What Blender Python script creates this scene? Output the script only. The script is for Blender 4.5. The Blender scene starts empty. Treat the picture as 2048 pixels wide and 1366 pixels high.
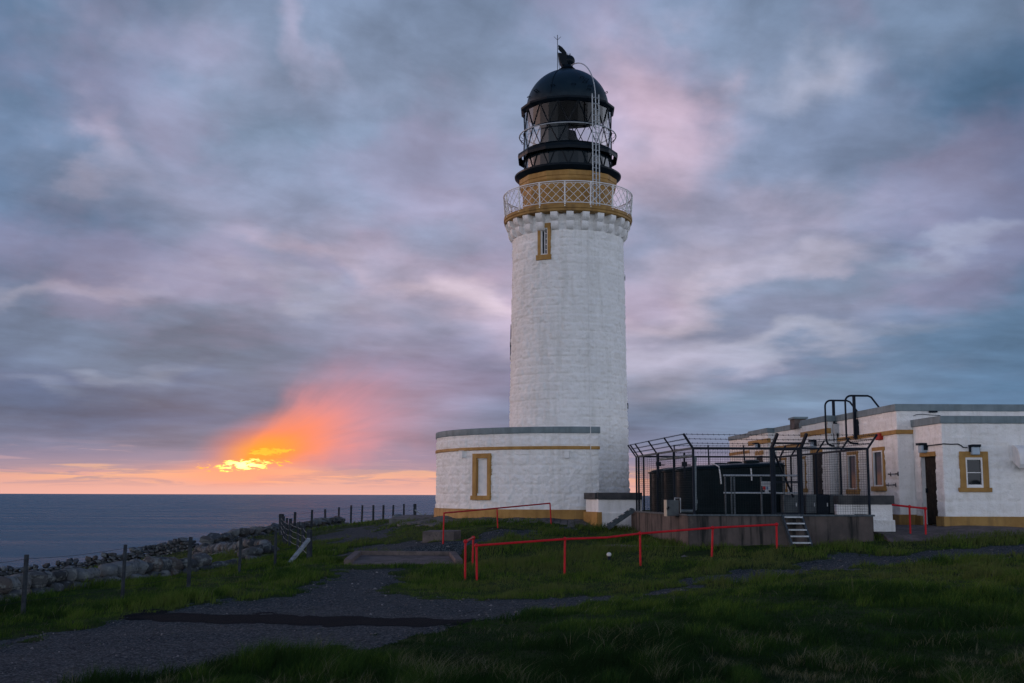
import bpy, bmesh, math, random
import numpy as np
from mathutils import Vector, Matrix

random.seed(7)
RNG = np.random.default_rng(11)
SC = bpy.context.scene
COL = SC.collection
R = math.radians

# ------------------------------------------------------------------ camera
EYE = 2.2                      # eye height above the track (m)
FPX = 2300.0                   # focal length in photo pixels (2048 wide)
PITCH = math.atan(306.5 / FPX)
ROLL = R(0.18)
cam_d = bpy.data.cameras.new('camera')
cam_d.sensor_width = 36.0
cam_d.lens = FPX / 2048 * 36.0
cam_d.clip_start = 0.1
cam_d.clip_end = 400000
CAM = bpy.data.objects.new('camera', cam_d)
COL.objects.link(CAM)
ROT = Matrix.Rotation(math.pi / 2 + PITCH, 3, 'X') @ Matrix.Rotation(ROLL, 3, 'Z')
CAM.matrix_world = Matrix.Translation((0, 0, EYE)) @ ROT.to_4x4()
SC.camera = CAM
SC.render.resolution_x, SC.render.resolution_y = 1024, 683


def ray(px, py):
    return ROT @ Vector(((px - 1024) / FPX, (683 - py) / FPX, -1.0))


def P(px, py, Y):
    """world point seen at photo pixel (px, py) lying at distance Y ahead"""
    d = ray(px, py)
    return Vector((0, 0, EYE)) + d * (Y / d.y)


def XZ(px, py, Y):
    p = P(px, py, Y)
    return p.x, p.z


def lin(h):
    h = h.lstrip('#')
    c = [int(h[i:i + 2], 16) / 255 for i in (0, 2, 4)]
    return tuple(v / 12.92 if v <= 0.04045 else ((v + 0.055) / 1.055) ** 2.4 for v in c)


# ------------------------------------------------------------------ node helper
class NT:
    def __init__(self, tree):
        self.t = tree

    def n(self, typ, **kw):
        nd = self.t.nodes.new(typ)
        for k, v in kw.items():
            setattr(nd, k, v)
        return nd

    def link(self, a, b):
        self.t.links.new(a, b)

    def put(self, sock, v):
        if hasattr(v, 'links') or isinstance(v, bpy.types.NodeSocket):
            self.link(v, sock)
        else:
            sock.default_value = v

    def math(self, op, a, b=None, c=None, clamp=False):
        nd = self.n('ShaderNodeMath', operation=op, use_clamp=clamp)
        self.put(nd.inputs[0], a)
        if b is not None:
            self.put(nd.inputs[1], b)
        if c is not None:
            self.put(nd.inputs[2], c)
        return nd.outputs[0]

    def vmath(self, op, a, b=None):
        nd = self.n('ShaderNodeVectorMath', operation=op)
        self.put(nd.inputs[0], a)
        if b is not None:
            self.put(nd.inputs[1], b)
        return nd.outputs['Value'] if op in ('LENGTH', 'DOT_PRODUCT') else nd.outputs[0]

    def mix(self, fac, a, b, blend='MIX'):
        nd = self.n('ShaderNodeMix', data_type='RGBA', blend_type=blend)
        self.put(nd.inputs[0], fac)
        for s, v in ((nd.inputs[6], a), (nd.inputs[7], b)):
            if isinstance(v, tuple):
                v = tuple(v[:3]) + (1.0,)
            self.put(s, v)
        return nd.outputs[2]

    def mapr(self, v, a, b, c=0.0, d=1.0, smooth=True):
        nd = self.n('ShaderNodeMapRange', interpolation_type='SMOOTHSTEP' if smooth else 'LINEAR')
        self.put(nd.inputs[0], v)
        for i, x in zip((1, 2, 3, 4), (a, b, c, d)):
            nd.inputs[i].default_value = x
        return nd.outputs[0]

    def noise(self, vec, scale, detail=4, rough=0.55, dist=0.0, color=False, dim='3D'):
        nd = self.n('ShaderNodeTexNoise', noise_dimensions=dim)
        if vec is not None:
            self.link(vec, nd.inputs['Vector'])
        nd.inputs['Scale'].default_value = scale
        nd.inputs['Detail'].default_value = detail
        nd.inputs['Roughness'].default_value = rough
        nd.inputs['Distortion'].default_value = dist
        return nd.outputs['Color'] if color else nd.outputs['Fac']

    def ramp(self, fac, stops, interp='LINEAR'):
        nd = self.n('ShaderNodeValToRGB')
        cr = nd.color_ramp
        cr.interpolation = interp
        while len(cr.elements) < len(stops):
            cr.elements.new(0.5)
        for e, (p, c) in zip(cr.elements, stops):
            e.position = p
            e.color = tuple(c[:3]) + (1.0,)
        self.put(nd.inputs[0], fac)
        return nd.outputs[0]

    def mapping(self, vec, loc=(0, 0, 0), rot=(0, 0, 0), scale=(1, 1, 1), typ='POINT'):
        nd = self.n('ShaderNodeMapping', vector_type=typ)
        self.link(vec, nd.inputs[0])
        nd.inputs[1].default_value = loc
        nd.inputs[2].default_value = rot
        nd.inputs[3].default_value = scale
        return nd.outputs[0]


# ------------------------------------------------------------------ sky
SUN_AZ, SUN_EL = R(-13.2), R(1.6)


def build_world():
    w = bpy.data.worlds.new('World')
    SC.world = w
    w.use_nodes = True
    t = w.node_tree
    t.nodes.clear()
    N = NT(t)
    out = N.n('ShaderNodeOutputWorld')
    bg = N.n('ShaderNodeBackground')
    N.link(bg.outputs[0], out.inputs[0])
    D = N.n('ShaderNodeTexCoord').outputs['Generated']
    sep = N.n('ShaderNodeSeparateXYZ')
    N.link(D, sep.inputs[0])
    x, y, z = sep.outputs
    az = N.math('MULTIPLY', N.math('ARCTAN2', x, y), 57.29578)
    el = N.math('MULTIPLY', N.math('ARCSINE', z), 57.29578)
    cmb = N.n('ShaderNodeCombineXYZ')
    N.link(az, cmb.inputs[0])
    N.link(el, cmb.inputs[1])
    ae = cmb.outputs[0]
    # the deck of cloud seen in perspective: it tightens towards the horizon
    zz = N.math('ADD', N.math('MAXIMUM', z, 0.0), 0.22)
    c2 = N.n('ShaderNodeCombineXYZ')
    N.link(N.math('DIVIDE', x, zz), c2.inputs[0])
    N.link(N.math('DIVIDE', y, zz), c2.inputs[1])
    deck = c2.outputs[0]
    c3 = N.n('ShaderNodeCombineXYZ')
    N.link(N.math('MULTIPLY', az, 0.06), c3.inputs[0])
    N.link(N.math('MULTIPLY', N.math('LOGARITHM', N.math('ADD', N.math('MAXIMUM', el, -1.0), 3.5), 2.71828), 1.75), c3.inputs[1])
    deck = N.mapping(c3.outputs[0], (0, 0, 0), (0, 0, R(9)), (1, 1, 1))
    # warp that breaks up every cloud edge
    wn = N.noise(deck, 2.4, 5, 0.5, 0.0, color=True)
    wv = N.vmath('SUBTRACT', wn, (0.5, 0.5, 0.5))
    warp = N.vmath('MULTIPLY', wv, (13.0, 8.5, 0.0))
    # keep the warp small close to the horizon
    wfac = N.mapr(el, 0.5, 9.0, 0.12, 1.0)
    sc = N.n('ShaderNodeVectorMath', operation='SCALE')
    N.link(warp, sc.inputs[0])
    N.link(wfac, sc.inputs['Scale'])
    W = N.vmath('ADD', ae, sc.outputs[0])

    def deg(px, py):
        d = ray(px, py).normalized()
        return math.degrees(math.atan2(d.x, d.y)), math.degrees(math.asin(d.z))

    K = 40.1

    def blob(px, py, rx, ry, rot=0.0, inner=0.0, vec=None):
        a, e = deg(px, py)
        m = N.mapping(vec if vec is not None else W, (a, e, 0), (0, 0, R(rot)), (rx / K, ry / K, 1), 'TEXTURE')
        return N.mapr(N.vmath('LENGTH', m), inner, 1.0, 1.0, 0.0)

    # vertical run of colours of the deck
    S = [(0.0, 'e9a898'), (0.9, 'dda49e'), (1.2, 'a892a0'), (1.7, '8886a2'), (2.4, '747f9c'), (4.0, '6a7997'), (6.5, '7683a2'),
         (9.0, '8e96b2'), (12.0, '939bb8'), (16.0, '8b99b7'), (20.0, '8a9ab7'), (25.0, '7d90ae'), (40.0, '6c7f9c')]
    base = N.ramp(N.math('DIVIDE', el, 45.0), [(e / 45.0, lin(c)) for e, c in S])

    def lay(col, m, hexc, k=1.0):
        return N.mix(N.math('MULTIPLY', m, k), col, lin(hexc))

    c = base
    for (px, py, rx, ry, rot, hexc, k) in [
        # large cool masses; the first two paint lens falloff at the frame sides
        (-120, 420, 420, 620, 0, '5d7899', .75), (2140, 500, 420, 480, 0, '58779a', .8), (-40, 60, 460, 360, 0, '5f7d9f', .95), (-20, 430, 520, 170, -6, '6480a3', .9),
        (560, 270, 460, 110, -14, '7f95b2', .75), (280, 700, 640, 100, -3, '677c98', .85),
        (200, 815, 640, 110, -2, '4f698d', 1.0), (2080, 220, 460, 420, 0, '4f6f90', 1.0),
        (1720, 300, 420, 130, -18, '7c8caa', .95), (1480, 430, 240, 80, 20, '8490ad', .5), (1680, 560, 480, 50, 6, '8496b2', .7),
        (2000, 680, 420, 130, 4, '6584a5', .9), (1560, 800, 520, 100, 0, '7b97b4', .9), (2060, 800, 400, 150, 0, '587c9e', .95),
        (1800, 20, 560, 120, -4, '7488a4', .8), (850, 840, 300, 60, -4, '8390ae', .6), (780, 660, 260, 60, -8, '8b93b0', .45),
        # pink and pale lit patches
        (1000, 600, 460, 190, -14, 'c6b4ca', .85), (930, 585, 190, 70, -8, 'dccbdb', .85),
        (1310, 260, 240, 230, 0, 'cbb8ce', 1.0), (1360, 190, 130, 110, -20, 'd3c0d3', .7), (1660, 150, 230, 80, 14, 'b4b8cf', .75), (1560, 430, 260, 70, -20, 'a8a3bf', .5),
        (1350, 520, 420, 120, 16, 'bcb4ca', .75), (1330, 600, 260, 60, 10, 'd0c4d6', .75), (1600, 520, 260, 45, 8, 'c3bdd0', .6),
        (1560, 700, 380, 45, -2, 'b3b7cb', .7), (1300, 720, 300, 120, 4, 'bab6cb', .75), (1940, 490, 240, 40, 6, '9fb0c8', .6),
        (660, 80, 70, 150, 28, 'a9aac6', .85), (200, 315, 120, 50, -22, 'a8a9c3', .85), (400, 120, 340, 80, -12, '97a0bd', .6),
        (140, 595, 210, 38, -4, 'a5a7bd', .9), (640, 510, 250, 50, -16, 'b6acc2', .85), (560, 590, 330, 34, -2, 'a2a6bd', .7),
        (260, 745, 100, 28, -4, '94a0b6', .45), (100, 770, 150, 20, -2, '8494ac', .4), (420, 410, 380, 60, -16, '979cb9', .6),
        (950, 310, 260, 100, -20, '98a0bd', .6), (900, 780, 240, 110, -6, '9c93b2', .5),
    ]:
        c = lay(c, blob(px, py, rx, ry, rot), hexc, k)
    # soft billows and fine streaks over everything
    n1 = N.noise(deck, 2.3, 8, 0.53, 0.25)
    n2 = N.noise(N.mapping(deck, (3, 1, 0), (0, 0, R(14)), (0.8, 1.5, 1)), 5.2, 8, 0.58, 0.3)
    f1 = N.mapr(n1, 0.34, 0.66, 0.78, 1.20, False)
    f2 = N.mapr(n2, 0.34, 0.66, 0.90, 1.09, False)
    up = N.mapr(el, 1.2, 3.0)
    tex = N.math('MULTIPLY', N.math('MULTIPLY', f1, f2), 0.95)
    tex = N.math('ADD', 1.0, N.math('MULTIPLY', N.math('SUBTRACT', tex, 1.0), up))
    tx = N.n('ShaderNodeVectorMath', operation='SCALE')
    N.link(c, tx.inputs[0])
    N.link(tex, tx.inputs['Scale'])
    c = tx.outputs[0]
    # pink tint where the deck catches the low sun
    n3 = N.noise(N.mapping(deck, (7, 4, 0)), 1.5, 5, 0.5)
    c = N.mix(N.math('MULTIPLY', N.mapr(n3, 0.46, 0.62), N.mapr(el, 4.0, 9.0, 0.02, 0.17)), c, lin('cba6c6'))

    # low strip below the deck: long thin level streaks
    strk = N.mapping(ae, (0, 0, 0), (0, 0, 0), (0.10, 1.5, 1))
    s1 = N.noise(strk, 1.0, 6, 0.6, 0.4)
    s1b = N.noise(N.mapping(ae, (2, 5, 0), (0, 0, 0), (0.22, 2.6, 1)), 1.0, 6, 0.62, 0.4)
    sw = N.math('ADD', el, N.math('MULTIPLY', N.math('SUBTRACT', s1, 0.5), 2.4))
    strip = N.mapr(sw, 0.62, 1.0, 1.0, 0.0)
    peach = N.ramp(N.math('DIVIDE', el, 2.2), [(0.0, lin('e8b0a6')), (0.25, lin('e0a99d')), (0.5, lin('e5a894')), (1.0, lin('c898a0'))])
    c = N.mix(strip, c, peach)
    edge = N.math('MULTIPLY', N.mapr(sw, 0.62, 1.02), N.mapr(sw, 1.02, 1.2, 1.0, 0.0))
    c = N.mix(N.math('MULTIPLY', edge, 0.5), c, lin('f8bc88'))
    bars = N.math('MULTIPLY', N.mapr(s1b, 0.48, 0.60), N.math('MULTIPLY', N.mapr(el, 0.20, 0.75), N.mapr(el, 1.9, 2.8, 1.0, 0.0)))
    c = N.mix(N.math('MULTIPLY', bars, 0.6), c, lin('8a86a0'))
    lit = N.math('MULTIPLY', N.mapr(s1b, 0.34, 0.46, 1.0, 0.0), N.math('MULTIPLY', N.mapr(el, 1.0, 1.5), N.mapr(el, 2.0, 2.5, 1.0, 0.0)))
    c = N.mix(N.math('MULTIPLY', lit, 0.35), c, lin('cfaab0'))

    # sunset glow: a fan of light thrown up and to the right by the hidden sun
    gl = N.vmath('ADD', ae, N.vmath('MULTIPLY', wv, (0.7, 0.5, 0)))
    # rays measured round the sun: angle from level and distance
    slot_n = N.noise(N.mapping(ae, (0, 0, 0), (0, 0, R(-6)), (1.0, 3.4, 1)), 2.1, 6, 0.62, 0.3)
    sa, se = deg(478, 932)
    rel = N.vmath('SUBTRACT', gl, (sa, se, 0))
    sp = N.n('ShaderNodeSeparateXYZ')
    N.link(rel, sp.inputs[0])
    ang = N.math('MULTIPLY', N.math('ARCTAN2', sp.outputs[1], sp.outputs[0]), 57.29578)
    dist = N.vmath('LENGTH', N.vmath('MULTIPLY', rel, (0.92, 1.3, 0)))
    ac = N.n('ShaderNodeCombineXYZ')
    N.link(N.math('MULTIPLY', ang, 0.05), ac.inputs[0])
    N.link(N.math('MULTIPLY', dist, 0.06), ac.inputs[1])
    beam = N.noise(ac.outputs[0], 2.2, 5, 0.6)
    bent = N.math('ADD', ang, N.math('MULTIPLY', N.math('SUBTRACT', N.noise(ae, 0.45, 3, 0.5), 0.5), 20.0))
    fan = N.math('MULTIPLY', N.mapr(bent, -8.0, 20.0), N.mapr(bent, 26.0, 66.0, 1.0, 0.0))
    fan = N.math('MULTIPLY', fan, N.mapr(beam, 0.30, 0.62, 0.62, 1.05, False), clamp=True)
    for r0, r1, hexc, k in [(3.0, 13.0, 'c995ac', .8), (2.0, 9.6, 'e28e96', .9), (1.2, 7.0, 'ff8668', 1.0), (.8, 5.0, 'ff9444', 1.0), (0.4, 3.4, 'ffa526', .95)]:
        c = lay(c, N.math('MULTIPLY', N.mapr(dist, r0, r1, 1.0, 0.0), fan), hexc, k)
    for (px, py, rx, ry, rot, inner, hexc, k) in [
        (540, 890, 190, 80, 20, 0.0, 'f98460', .8),
        (525, 903, 110, 42, 14, 0.0, 'ffa230', .9),
        (490, 948, 260, 32, 0, 0.0, 'ffa580', .75),
    ]:
        c = lay(c, blob(px, py, rx, ry, rot, inner, gl), hexc, k)
    # clear-cut lower and left edge of the fan: cloud in front of it
    # torn slots of burning cloud
    core = blob(492, 930, 140, 20, 4, 0.0, ae)
    slot = N.mapr(N.math('ADD', slot_n, N.math('MULTIPLY', core, 0.30)), 0.64, 0.78)
    slot = N.math('MULTIPLY', slot, N.mapr(core, 0.0, 0.25))
    core2 = blob(535, 903, 70, 12, 3, 0.0, ae)
    slot2 = N.math('MULTIPLY', N.mapr(N.math('ADD', slot_n, N.math('MULTIPLY', core2, 0.3)), 0.60, 0.72), N.mapr(core2, 0.0, 0.3))
    sl = N.math('MAXIMUM', slot, N.math('MULTIPLY', slot2, 0.8))
    hot = N.math('MULTIPLY', N.math('MULTIPLY', sl, sl), blob(487, 930, 80, 24, 4, 0.0, ae))
    c = N.mix(sl, c, (1.25, 0.58, 0.05))
    c = N.mix(hot, c, (2.6, 2.0, .62))

    # the rest of the dome, out of the frame: dim overhead, a broad pale band added low all round to light the walls
    side = N.mapr(N.math('ABSOLUTE', N.math('ADD', az, 6.0)), 34.0, 75.0)
    low = N.mapr(el, 1.0, 27.0, 1.0, 0.0)
    left = N.mapr(az, -10.0, -60.0)
    band = N.mix(N.mapr(N.math('ABSOLUTE', N.math('ADD', az, 70.0)), 20.0, 70.0), lin('f2d0cc'), lin('d2daec'))
    bsc = N.n('ShaderNodeVectorMath', operation='SCALE')
    N.link(band, bsc.inputs[0])
    N.link(N.math('ADD', N.math('MULTIPLY', low, BAND), 0.10), bsc.inputs['Scale'])
    c = N.mix(N.math('MULTIPLY', side, 1.0), c, bsc.outputs[0])
    over = N.mapr(el, 27.0, 45.0)
    c = N.mix(over, c, lin('456190'))
    c = N.mix(N.mapr(el, -0.35, -0.05, 1.0, 0.0), c, lin('3c4c60'))

    # clear-air sky behind the cloud, low sun
    sky = N.n('ShaderNodeTexSky', sky_type='NISHITA')
    sky.sun_disc = False
    sky.sun_elevation = SUN_EL
    sky.sun_rotation = SUN_AZ
    sk = N.n('ShaderNodeVectorMath', operation='SCALE')
    N.link(sky.outputs[0], sk.inputs[0])
    sk.inputs['Scale'].default_value = 0.004
    tot = N.vmath('ADD', c, sk.outputs[0])
    N.link(tot, bg.inputs[0])
    bg.inputs[1].default_value = 1.0
    w.cycles.sampling_method = 'MANUAL'
    w.cycles.sample_map_resolution = 1024


BAND = 2.95
build_world()

sun_d = bpy.data.lights.new('sun', 'SUN')
sun_d.energy = 0.65
sun_d.angle = R(22)
sun_d.color = (1.0, 0.62, 0.52)
SUN = bpy.data.objects.new('sun', sun_d)
COL.objects.link(SUN)
_az, _el = R(-62), R(5)  # soft lamp moved far left of the true sun to warm left walls
SUN.rotation_euler = Vector((math.sin(_az) * math.cos(_el), math.cos(_az) * math.cos(_el), math.sin(_el))).to_track_quat('Z', 'Y').to_euler()

SC.render.engine = 'CYCLES'
SC.cycles.use_denoising = True
SC.cycles.max_bounces = 6
SC.cycles.transparent_max_bounces = 16
SC.cycles.sample_clamp_indirect = 4.0
SC.view_settings.view_transform = 'Standard'
SC.view_settings.look = 'None'
SC.view_settings.exposure = 0.0
SC.view_settings.gamma = 1.0
SC.view_settings.use_curve_mapping = False

# ------------------------------------------------------------------ numeric noise
_PERM = np.random.default_rng(5).permutation(4096).astype(np.int64)
_VAL = np.random.default_rng(6).random(4096)


def _h(ix, iy, s):
    return _VAL[(_PERM[(ix + _PERM[(iy + s * 131) & 4095]) & 4095])]


def vnoise(x, y, s=0):
    ix, iy = np.floor(x).astype(np.int64), np.floor(y).astype(np.int64)
    fx, fy = x - ix, y - iy
    fx, fy = fx * fx * (3 - 2 * fx), fy * fy * (3 - 2 * fy)
    a, b = _h(ix, iy, s), _h(ix + 1, iy, s)
    c, d = _h(ix, iy + 1, s), _h(ix + 1, iy + 1, s)
    return (a * (1 - fx) + b * fx) * (1 - fy) + (c * (1 - fx) + d * fx) * fy


def fbm(x, y, s=0, o=4, g=0.5):
    t, a, n = 0.0, 1.0, 0.0
    for i in range(o):
        t = t + a * vnoise(x * 2 ** i + 17.3 * i, y * 2 ** i + 9.1 * i, s + i)
        n += a
        a *= g
    return t / n


def sstep(a, b, x):
    t = np.clip((x - a) / (b - a), 0, 1)
    return t * t * (3 - 2 * t)


def relief(u, v, seed=0, course=0.34, amp=1.0):
    """painted rubble: rough blocks in courses under many coats of limewash"""
    vv = v + 0.035 * (fbm(u * 0.9, v * 0.9, seed + 3, 2) - 0.5)
    row = np.floor(vv / course)
    ri = row.astype(np.int64)
    L = 0.42 + 0.5 * _h(ri, ri * 3 + 7, seed)
    off = _h(ri * 5 + 1, ri, seed + 1) * 3.0
    uu = u + off + 0.05 * (fbm(u * 1.1 + 4, v * 1.3, seed + 9, 2) - 0.5)
    ci = np.floor(uu / L).astype(np.int64)
    fu = (uu / L - ci) * L
    fv = (vv / course - row) * course
    e = np.minimum(np.minimum(fu, L - fu), np.minimum(fv, course - fv) * 1.1)
    face = _h(ci, ri, seed + 2)
    pill = sstep(0.0, 0.055, e)
    rough = fbm(u * 6.5, v * 8.5, seed + 20, 4, 0.66) - 0.5
    rough2 = np.abs(fbm(u * 9.0 + 5, v * 12.0, seed + 40, 3, 0.6) - 0.5)
    tilt = (fv / course - 0.5) * (_h(ci + 9, ri, seed + 4) - 0.2) * 0.02
    return amp * (0.034 * pill * (0.30 + face) + 0.095 * rough - 0.06 * rough2 + 1.6 * tilt)


# ------------------------------------------------------------------ mesh builder
ORG = {}


class MB:
    def __init__(self):
        self.v, self.f = [], []

    def add(self, vs, fs):
        o = len(self.v)
        self.v.extend([tuple(p) for p in vs])
        self.f.extend([tuple(i + o for i in q) for q in fs])
        return self

    def frame_box(self, o, t, n, k, a0, a1, b0, b1, c0, c1):
        o, t, n, k = Vector(o), Vector(t), Vector(n), Vector(k)
        vs = [o + t * a + n * b + k * c for c in (c0, c1) for b in (b0, b1) for a in (a0, a1)]
        fs = [(0, 2, 3, 1), (4, 5, 7, 6), (0, 1, 5, 4), (2, 6, 7, 3), (0, 4, 6, 2), (1, 3, 7, 5)]
        return self.add(vs, fs)

    def box(self, x0, x1, y0, y1, z0, z1):
        return self.frame_box((0, 0, 0), (1, 0, 0), (0, 1, 0), (0, 0, 1), x0, x1, y0, y1, z0, z1)

    def bar(self, p0, p1, w, h=None, up=(0, 0, 1)):
        h = h or w
        p0, p1 = Vector(p0), Vector(p1)
        d = p1 - p0
        L = d.length
        d.normalize()
        up = Vector(up)
        if abs(d.dot(up)) > 0.98:
            up = Vector((0, 1, 0))
        s = d.cross(up).normalized()
        u = s.cross(d).normalized()
        return self.frame_box(p0, d, s, u, 0, L, -w / 2, w / 2, -h / 2, h / 2)

    def tube(self, pts, r, n=8, closed=False, r1=None):
        pts = [Vector(p) for p in pts]
        m = len(pts)
        rings = []
        prev = None
        for i, p in enumerate(pts):
            if closed:
                d = pts[(i + 1) % m] - pts[i - 1]
            else:
                d = pts[min(i + 1, m - 1)] - pts[max(i - 1, 0)]
            d.normalize()
            if prev is None:
                a = Vector((0, 0, 1)) if abs(d.z) < 0.9 else Vector((1, 0, 0))
                s = d.cross(a).normalized()
            else:
                s = (prev - d * prev.dot(d)).normalized()
            prev = s
            u = d.cross(s)
            rr = r if r1 is None else r + (r1 - r) * i / max(1, m - 1)
            rings.append([p + (s * math.cos(2 * math.pi * k / n) + u * math.sin(2 * math.pi * k / n)) * rr for k in range(n)])
        vs = [q for ring in rings for q in ring]
        fs = []
        for i in range(m if closed else m - 1):
            j = (i + 1) % m
            for k in range(n):
                fs.append((i * n + k, i * n + (k + 1) % n, j * n + (k + 1) % n, j * n + k))
        if not closed:
            fs.append(tuple(range(n - 1, -1, -1)))
            fs.append(tuple((m - 1) * n + k for k in range(n)))
        return self.add(vs, fs)

    def lathe(self, prof, n, c, ph=0.0, a0=0.0, a1=360.0, caps=False):
        """prof: (r, z) outline; angle measured from the side facing -Y, to +X"""
        full = abs(a1 - a0) >= 359.99
        cnt = n if full else n + 1
        vs, fs = [], []
        m = len(prof)
        for i in range(cnt):
            a = R(a0 + ph + (a1 - a0) * i / n)
            for r, z in prof:
                vs.append((c[0] + r * math.sin(a), c[1] - r * math.cos(a), z))
        for i in range(n):
            j = (i + 1) % cnt
            for k in range(m - 1):
                fs.append((i * m + k, j * m + k, j * m + k + 1, i * m + k + 1))
        if caps and not full:
            fs.append(tuple(range(m)))
            fs.append(tuple((cnt - 1) * m + k for k in range(m - 1, -1, -1)))
        return self.add(vs, fs)

    def prism(self, poly, z0, z1):
        m = len(poly)
        vs = [(x, y, z0) for x, y in poly] + [(x, y, z1) for x, y in poly]
        fs = [tuple(range(m - 1, -1, -1)), tuple(range(m, 2 * m))]
        fs += [(i, (i + 1) % m, m + (i + 1) % m, m + i) for i in range(m)]
        return self.add(vs, fs)

    def sphere(self, c, r, n=12, m=8, sz=1.0):
        return self.lathe([(max(r * math.cos(R(-90 + 180 * i / m)), 0.0005), c[2] + sz * r * math.sin(R(-90 + 180 * i / m))) for i in range(m + 1)], n, c)

    def build(self, name, mat, parent=None, smooth=None, bevel=None):
        if parent is not None:
            o = ORG[parent.name]
            vs = [(p[0] - o[0], p[1] - o[1], p[2] - o[2]) for p in self.v]
        else:
            o = (0, 0, 0)
            vs = self.v
        me = bpy.data.meshes.new(name)
        me.from_pydata(vs, [], self.f)
        me.update()
        bm = bmesh.new()
        bm.from_mesh(me)
        bmesh.ops.recalc_face_normals(bm, faces=bm.faces)
        bm.to_mesh(me)
        bm.free()
        return link(name, me, mat, parent, o, smooth, bevel)


def link(name, me, mat, parent, o=(0, 0, 0), smooth=None, bevel=None):
    if mat is not None:
        me.materials.append(mat)
    if smooth is not None:
        me.polygons.foreach_set('use_smooth', [True] * len(me.polygons))
        if smooth < 170:
            me.set_sharp_from_angle(angle=R(smooth))
    ob = bpy.data.objects.new(name, me)
    COL.objects.link(ob)
    if bevel:
        b = ob.modifiers.new('bevel', 'BEVEL')
        b.width = bevel
        b.segments = 2
        b.limit_method = 'ANGLE'
        b.angle_limit = R(50)
    if parent is not None:
        ob.parent = parent
    ORG[ob.name] = tuple(o)
    return ob


def tag(o, label=None, cat=None, group=None, kind=None):
    for k, v in (('label', label), ('category', cat), ('group', group), ('kind', kind)):
        if v:
            o[k] = v
    return o


def thing(name, loc, label, cat, group=None):
    o = bpy.data.objects.new(name, None)
    o.empty_display_size = 0.3
    o.location = loc
    COL.objects.link(o)
    ORG[o.name] = tuple(loc)
    return tag(o, label, cat, group)


class Wall:
    """upright plane frame: u along, v height (world z), h outward"""

    def __init__(self, a, b, n):
        self.a = Vector((a[0], a[1], 0))
        d = Vector((b[0] - a[0], b[1] - a[1], 0))
        self.L = d.length
        self.t = d.normalized()
        self.n = Vector((n[0], n[1], 0)).normalized()
        self.k = Vector((0, 0, 1))

    def pt(self, u, v, h=0.0):
        return self.a + self.t * u + self.n * h + self.k * v

    def box(self, mb, u0, u1, v0, v1, h0, h1):
        return mb.frame_box(self.a, self.t, self.n, self.k, u0, u1, h0, h1, v0, v1)


def wall_surface(mb, u0, u1, v0, v1, step, fn, holes=(), seed=0, amp=1.0, ends=True, course=0.34):
    nu, nv = max(2, int((u1 - u0) / step) + 1), max(2, int((v1 - v0) / step) + 1)
    us, vs = np.linspace(u0, u1, nu), np.linspace(v0, v1, nv)
    U, V = np.meshgrid(us, vs, indexing='ij')
    Hh = relief(U, V, seed, course, amp)
    if ends:
        Hh = Hh * sstep(0, 0.07, np.minimum(U - u0, u1 - U))
    pts = fn(U, V, Hh).reshape(-1, 3)
    uc, vc = (us[:-1] + us[1:]) / 2, (vs[:-1] + vs[1:]) / 2
    keep = np.ones((nu - 1, nv - 1), bool)
    for (a, b, c, d) in holes:
        keep &= ~((uc[:, None] > a) & (uc[:, None] < b) & (vc[None, :] > c) & (vc[None, :] < d))
    i, j = np.nonzero(keep)
    q = np.stack([i * nv + j, (i + 1) * nv + j, (i + 1) * nv + j + 1, i * nv + j + 1], 1)
    return mb.add(pts.tolist(), q.tolist())


def flat_fn(w):
    a, t, n = np.array(w.a), np.array(w.t), np.array(w.n)

    def fn(U, V, Hh):
        p = a + U[..., None] * t + Hh[..., None] * n
        p[..., 2] = V
        return p
    return fn


# ------------------------------------------------------------------ materials
def principled(name, color, rough=0.6, metal=0.0, spec=0.14):
    m = bpy.data.materials.new(name)
    m.use_nodes = True
    t = m.node_tree
    N = NT(t)
    b = t.nodes['Principled BSDF']
    b.inputs['Base Color'].default_value = tuple(color[:3]) + (1,)
    b.inputs['Roughness'].default_value = rough
    b.inputs['Metallic'].default_value = metal
    b.inputs['Specular IOR Level'].default_value = spec
    return m, N, b


def bump(N, b, hsock, strength, dist):
    nd = N.n('ShaderNodeBump')
    nd.inputs['Strength'].default_value = strength
    nd.inputs['Distance'].default_value = dist
    N.link(hsock, nd.inputs['Height'])
    N.link(nd.outputs[0], b.inputs['Normal'])


def mottled(name, c1, c2, scale=3.0, rough=0.6, metal=0.0, bstr=0.0, bdist=0.01, bscale=30, streak=None, spec=0.14, lo=0.35, hi=0.65, c3=None):
    m, N, b = principled(name, c1, rough, metal, spec)
    co = N.n('ShaderNodeTexCoord').outputs['Object']
    f = N.mapr(N.noise(co, scale, 6, 0.6), lo, hi)
    col = N.mix(f, c1, c2)
    if c3 is not None:
        col = N.mix(N.mapr(N.noise(co, scale * 4.3, 5, 0.65), 0.55, 0.72), col, c3)
    if streak is not None:
        s = N.noise(N.mapping(co, (0, 0, 0), (0, 0, 0), (2.6, 2.6, 0.22)), 1.6, 6, 0.6)
        col = N.mix(N.math('MULTIPLY', N.mapr(s, 0.47, 0.66), streak[1]), col, streak[0])
    N.link(col, b.inputs['Base Color'])
    r = N.mapr(N.noise(co, scale * 2, 3), 0.3, 0.7, max(0.02, rough - 0.08), min(1, rough + 0.1), False)
    N.link(r, b.inputs['Roughness'])
    if bstr:
        bump(N, b, N.noise(co, bscale, 6, 0.62), bstr, bdist)
    return m


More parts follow.
